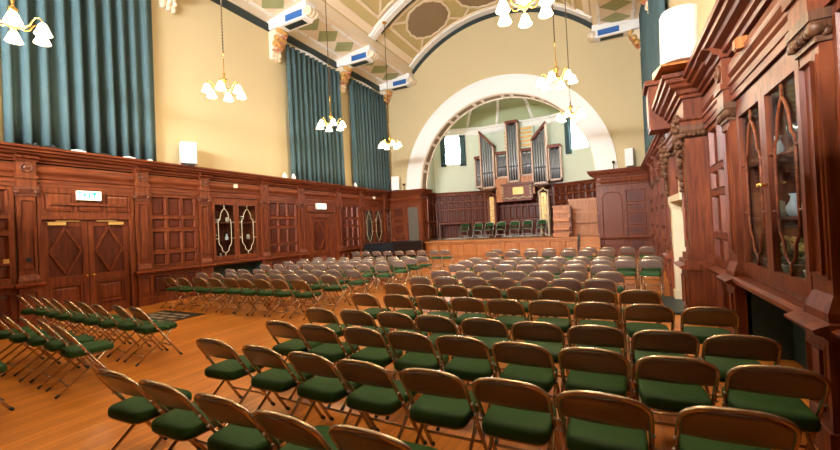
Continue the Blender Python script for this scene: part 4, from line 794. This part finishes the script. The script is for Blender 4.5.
# ---------------------------------------------------------------- folding chairs
def chair_proto(name, label, cat, stage=False):
    r = thing(name, label, cat); st = M['stsl'] if stage else M['steel']
    L_ = math.hypot(.52, .80); fy = lambda s: .29-.52*s/L_; fz = lambda s: .80*s/L_
    HW = .226; S0 = .50; SC = L_-.16; TOP = L_-.014
    m = MB(); P = [(-HW, fy(S0), fz(S0)), (-HW, fy(.66), fz(.66))]
    def arch(t, off=0):
        x = -(HW-off)*math.copysign(abs(math.cos(t))**.72, math.cos(t)); s = SC+(TOP-off-SC)*abs(math.sin(t))**.72; return x, s
    for i in range(15):
        x, s = arch(PI*i/14); P.append((x, fy(s), fz(s)))
    P += [(HW, fy(.66), fz(.66)), (HW, fy(S0), fz(S0))]
    m.tube(P, .0145, 8)
    m.cur = 1
    for sx in (-1, 1):
        for s in (.66, .55): m.lathe([(.011, 0), (.009, .012), (.003, .016)], (sx*(HW+.008), fy(s)-.008, fz(s)), 8, (sx*.6, -1, 0))
    m.build('back_frame', [st, M['stsl']], r)
    # pressed back panel
    m = MB(); NX, NZ = 12, 5; G = []
    for side in (0, 1):
        for j in range(NZ+1):
            for i in range(NX+1):
                t = PI*i/NX; x, s1 = arch(t, .012); x = max(-HW+.006, min(HW-.006, x)); sb = .70; s = sb+(max(s1, sb+.03)-sb)*j/NZ
                G.append((x, fy(s)-.022*(1-(x/HW)**2)+(.006 if side else -.006), fz(s)))
    K = NX+1; N = K*(NZ+1); fs = []
    for j in range(NZ):
        for i in range(NX): a = j*K+i; fs += [(a, a+1, a+K+1, a+K), (N+a, N+a+K, N+a+K+1, N+a+1)]
    for i in range(NX): fs.append((i, N+i, N+i+1, i+1)); e = NZ*K+i; fs.append((e, e+1, N+e+1, N+e))
    for j in range(NZ): a = j*K; fs.append((a, a+K, N+a+K, N+a)); a = j*K+NX; fs.append((a, N+a, N+a+K, a+K))
    m.add(G, fs, True); m.build('backrest', M['seat'] if stage else M['panel'], r)
    # seat
    def slab(m, z, e, hw0, hw1, y0, y1, n=28):
        vs = []
        for zz, ee in zip(z, e):
            for i in range(n):
                t = 2*PI*i/n; cx_, cy_ = math.copysign(abs(math.cos(t))**.33, math.cos(t)), math.copysign(abs(math.sin(t))**.33, math.sin(t))
                yy = (y0+y1)/2+((y1-y0)/2-ee)*cy_; hw = hw0+(hw1-hw0)*(yy-y0)/(y1-y0); vs.append((cx_*(hw-ee), yy, zz))
        k = len(z); o = [(i*n+j, i*n+(j+1) % n, (i+1)*n+(j+1) % n, (i+1)*n+j) for i in range(k-1) for j in range(n)]
        m.add(vs, o+[tuple(range(n))[::-1], tuple(range((k-1)*n, k*n))], True)
    m = MB(); slab(m, (.415, .42, .45, .472, .482, .487), (.015, .002, 0, .004, .013, .03), .208, .212, -.17, .28); m.build('seat', M['seat'], r)
    m = MB(); slab(m, (.398, .403, .416), (.03, .012, .012), .208, .212, -.17, .28, 20); m.build('seat_pan', st, r)
    for sx in (-1, 1):
        m = MB(); m.tube([(sx*HW, fy(.03), fz(.03)), (sx*HW, fy(S0+.002), fz(S0+.002))], .0145, 8); m.cur = 1; m.tube([(sx*HW, fy(0)+.005, .012), (sx*HW, fy(.045), fz(.045))], .0165, 8); m.build('leg', [st, M['rubber']], r)
        m = MB(); m.tube([(sx*.195, .17, .41), (sx*.195, .07, .29), (sx*.195, -.26, .03)], .013, 8); m.cur = 1; m.tube([(sx*.195, -.29, .012), (sx*.195, -.255, .035)], .0155, 8); m.build('leg', [st, M['rubber']], r)
    m = MB(); m.tube([(-HW, fy(.2), fz(.2)), (HW, fy(.2), fz(.2))], .02 if stage else .010, 6); m.build('crossbar', st, r)
    m = MB(); m.tube([(-.195, -.17, .104), (.195, -.17, .104)], .010, 6); m.build('crossbar', st, r)
    return r
CH = [(1.42, [-3.29, -2.72, -2.12, -1.57, -1.1]), (2.21, [-3.36, -2.71, -2.16, -1.66, -1.13, -.61, -.12, .45]), (2.96, [-3.27, -2.76, -2.22, -1.7, -1.23, -.72, -.2, .33, .78]),
      (3.64, [-3.33, -2.79, -2.26, -1.76, -1.23, -.72, -.2, .29, .8]), (4.67, [-3.39, -2.83, -2.27, -1.78, -1.3, -.77, -.25, .26, .79]), (5.64, [-3.44, -2.9, -2.35, -1.82, -1.28, -.78, -.28, .23]),
      (6.6, [-3.45, -2.93, -2.35, -1.82, -1.29, -.78, -.27]), (7.58, [-3.47, -2.88, -2.34, -1.84, -1.34, -.76, -.15]), (8.84, [-3.58, -2.92, -2.36, -1.87, -1.39, -.83, -.3]),
      (9.88, [-3.72, -3.14, -2.54, -2.05, -1.48, -.91, -.37, .14, .63]), (10.75, [-3.73, -3.13, -2.54, -1.96, -1.43, -.86, -.35, .17, .73]),
      (13.2, [-3.98, -3.29, -2.62, -2.05, -1.44, -.93, -.35]), (14.5, [-4.15, -3.48, -2.85, -2.22, -1.54, -.89, -.31, .28, .86])]
SX = [-10.35, -9.73, -9.1, -8.5, -7.98, -7.46, -6.95, -6.42, -5.82]
SD = [(2.07, [-8.1, -7.53, -6.98, -6.42, -5.81]), (2.98, [-10.4+.535*i for i in range(9)])]
SD += [(y, [x+dx for x in SX]) for y, dx in ((5.82, 0), (6.73, 0), (7.6, 0), (8.95, -.05), (10.0, -.1), (10.8, -.12), (11.6, -.12))] + [(14.8, [-11.05, -10.5, -9.9, -9.28, -8.66, -8.1, -7.55, -6.95, -6.45])]
rnd = random.Random(11); proto = None
for rows, block, grp, asc in ((CH, 'main block', 'folding chairs in the main block', True), (SD, 'side block', 'folding chairs in the side block along the door wall', False)):
    R_ = len(rows)
    for ri, (y, xs) in enumerate(rows):
        for _ in range(20):
            for k in range(len(xs)-1):
                g = .503-(xs[k+1]-xs[k])
                if g > 0: xs[k] -= g/2; xs[k+1] += g/2
        xo = sorted(xs, reverse=not asc)
        for ci, x in enumerate(xo):
            lab = '%s folding chair, %s from the aisle in the %s row from the stage' % (block, ORD[ci+1], ORD[R_-ri])
            loc = (x+rnd.uniform(-.006, .006), y+(.03*(-6.1-x) if (not asc and y < 4) else 0)+.23+rnd.uniform(-.025, .025), 0); rz = math.radians(rnd.uniform(-2, 2)+(-8 if (not asc and y < 4) else 0))
            if proto is None:
                proto = chair_proto('folding_chair', lab, 'chair'); proto['group'] = grp; proto.location = loc; proto.rotation_euler = (0, 0, rz)
            else: copy_tree(proto, loc, rz, lab, grp)
copy_tree(proto, (-6.0, 1.38, 0), math.radians(-6), 'side block folding chair mostly outside the picture edge, only its seat corner showing', 'folding chairs in the side block along the door wall')
sp_ = None
for i, x in enumerate([-8.05, -7.2, -6.54, -5.84, -5.07, -4.36, -3.61]):
    lab = 'stage chair with green back, %s along from the piano side' % ORD[i+1]; loc = (x, 21.55, 1.004)
    if sp_ is None: sp_ = chair_proto('stage_chair', lab, 'chair', True); sp_['group'] = 'green backed chairs on the stage'; sp_.location = loc; sp_.rotation_euler = (0, 0, PI); sp_.scale = (1.12, 1.12, 1.15)
    else: copy_tree(sp_, loc, PI, lab)
# ---------------------------------------------------------------- world and view
w = bpy.data.worlds.new('world'); bpy.context.scene.world = w; w.use_nodes = True
w.node_tree.nodes['Background'].inputs['Color'].default_value = (.9, .95, 1, 1); w.node_tree.nodes['Background'].inputs['Strength'].default_value = .3
sc = bpy.context.scene; sc.view_settings.view_transform = 'Standard'; sc.view_settings.look = 'None'; sc.view_settings.gamma = 1; sc.view_settings.exposure = EXPO if 'EXPO' in globals() else 0.0
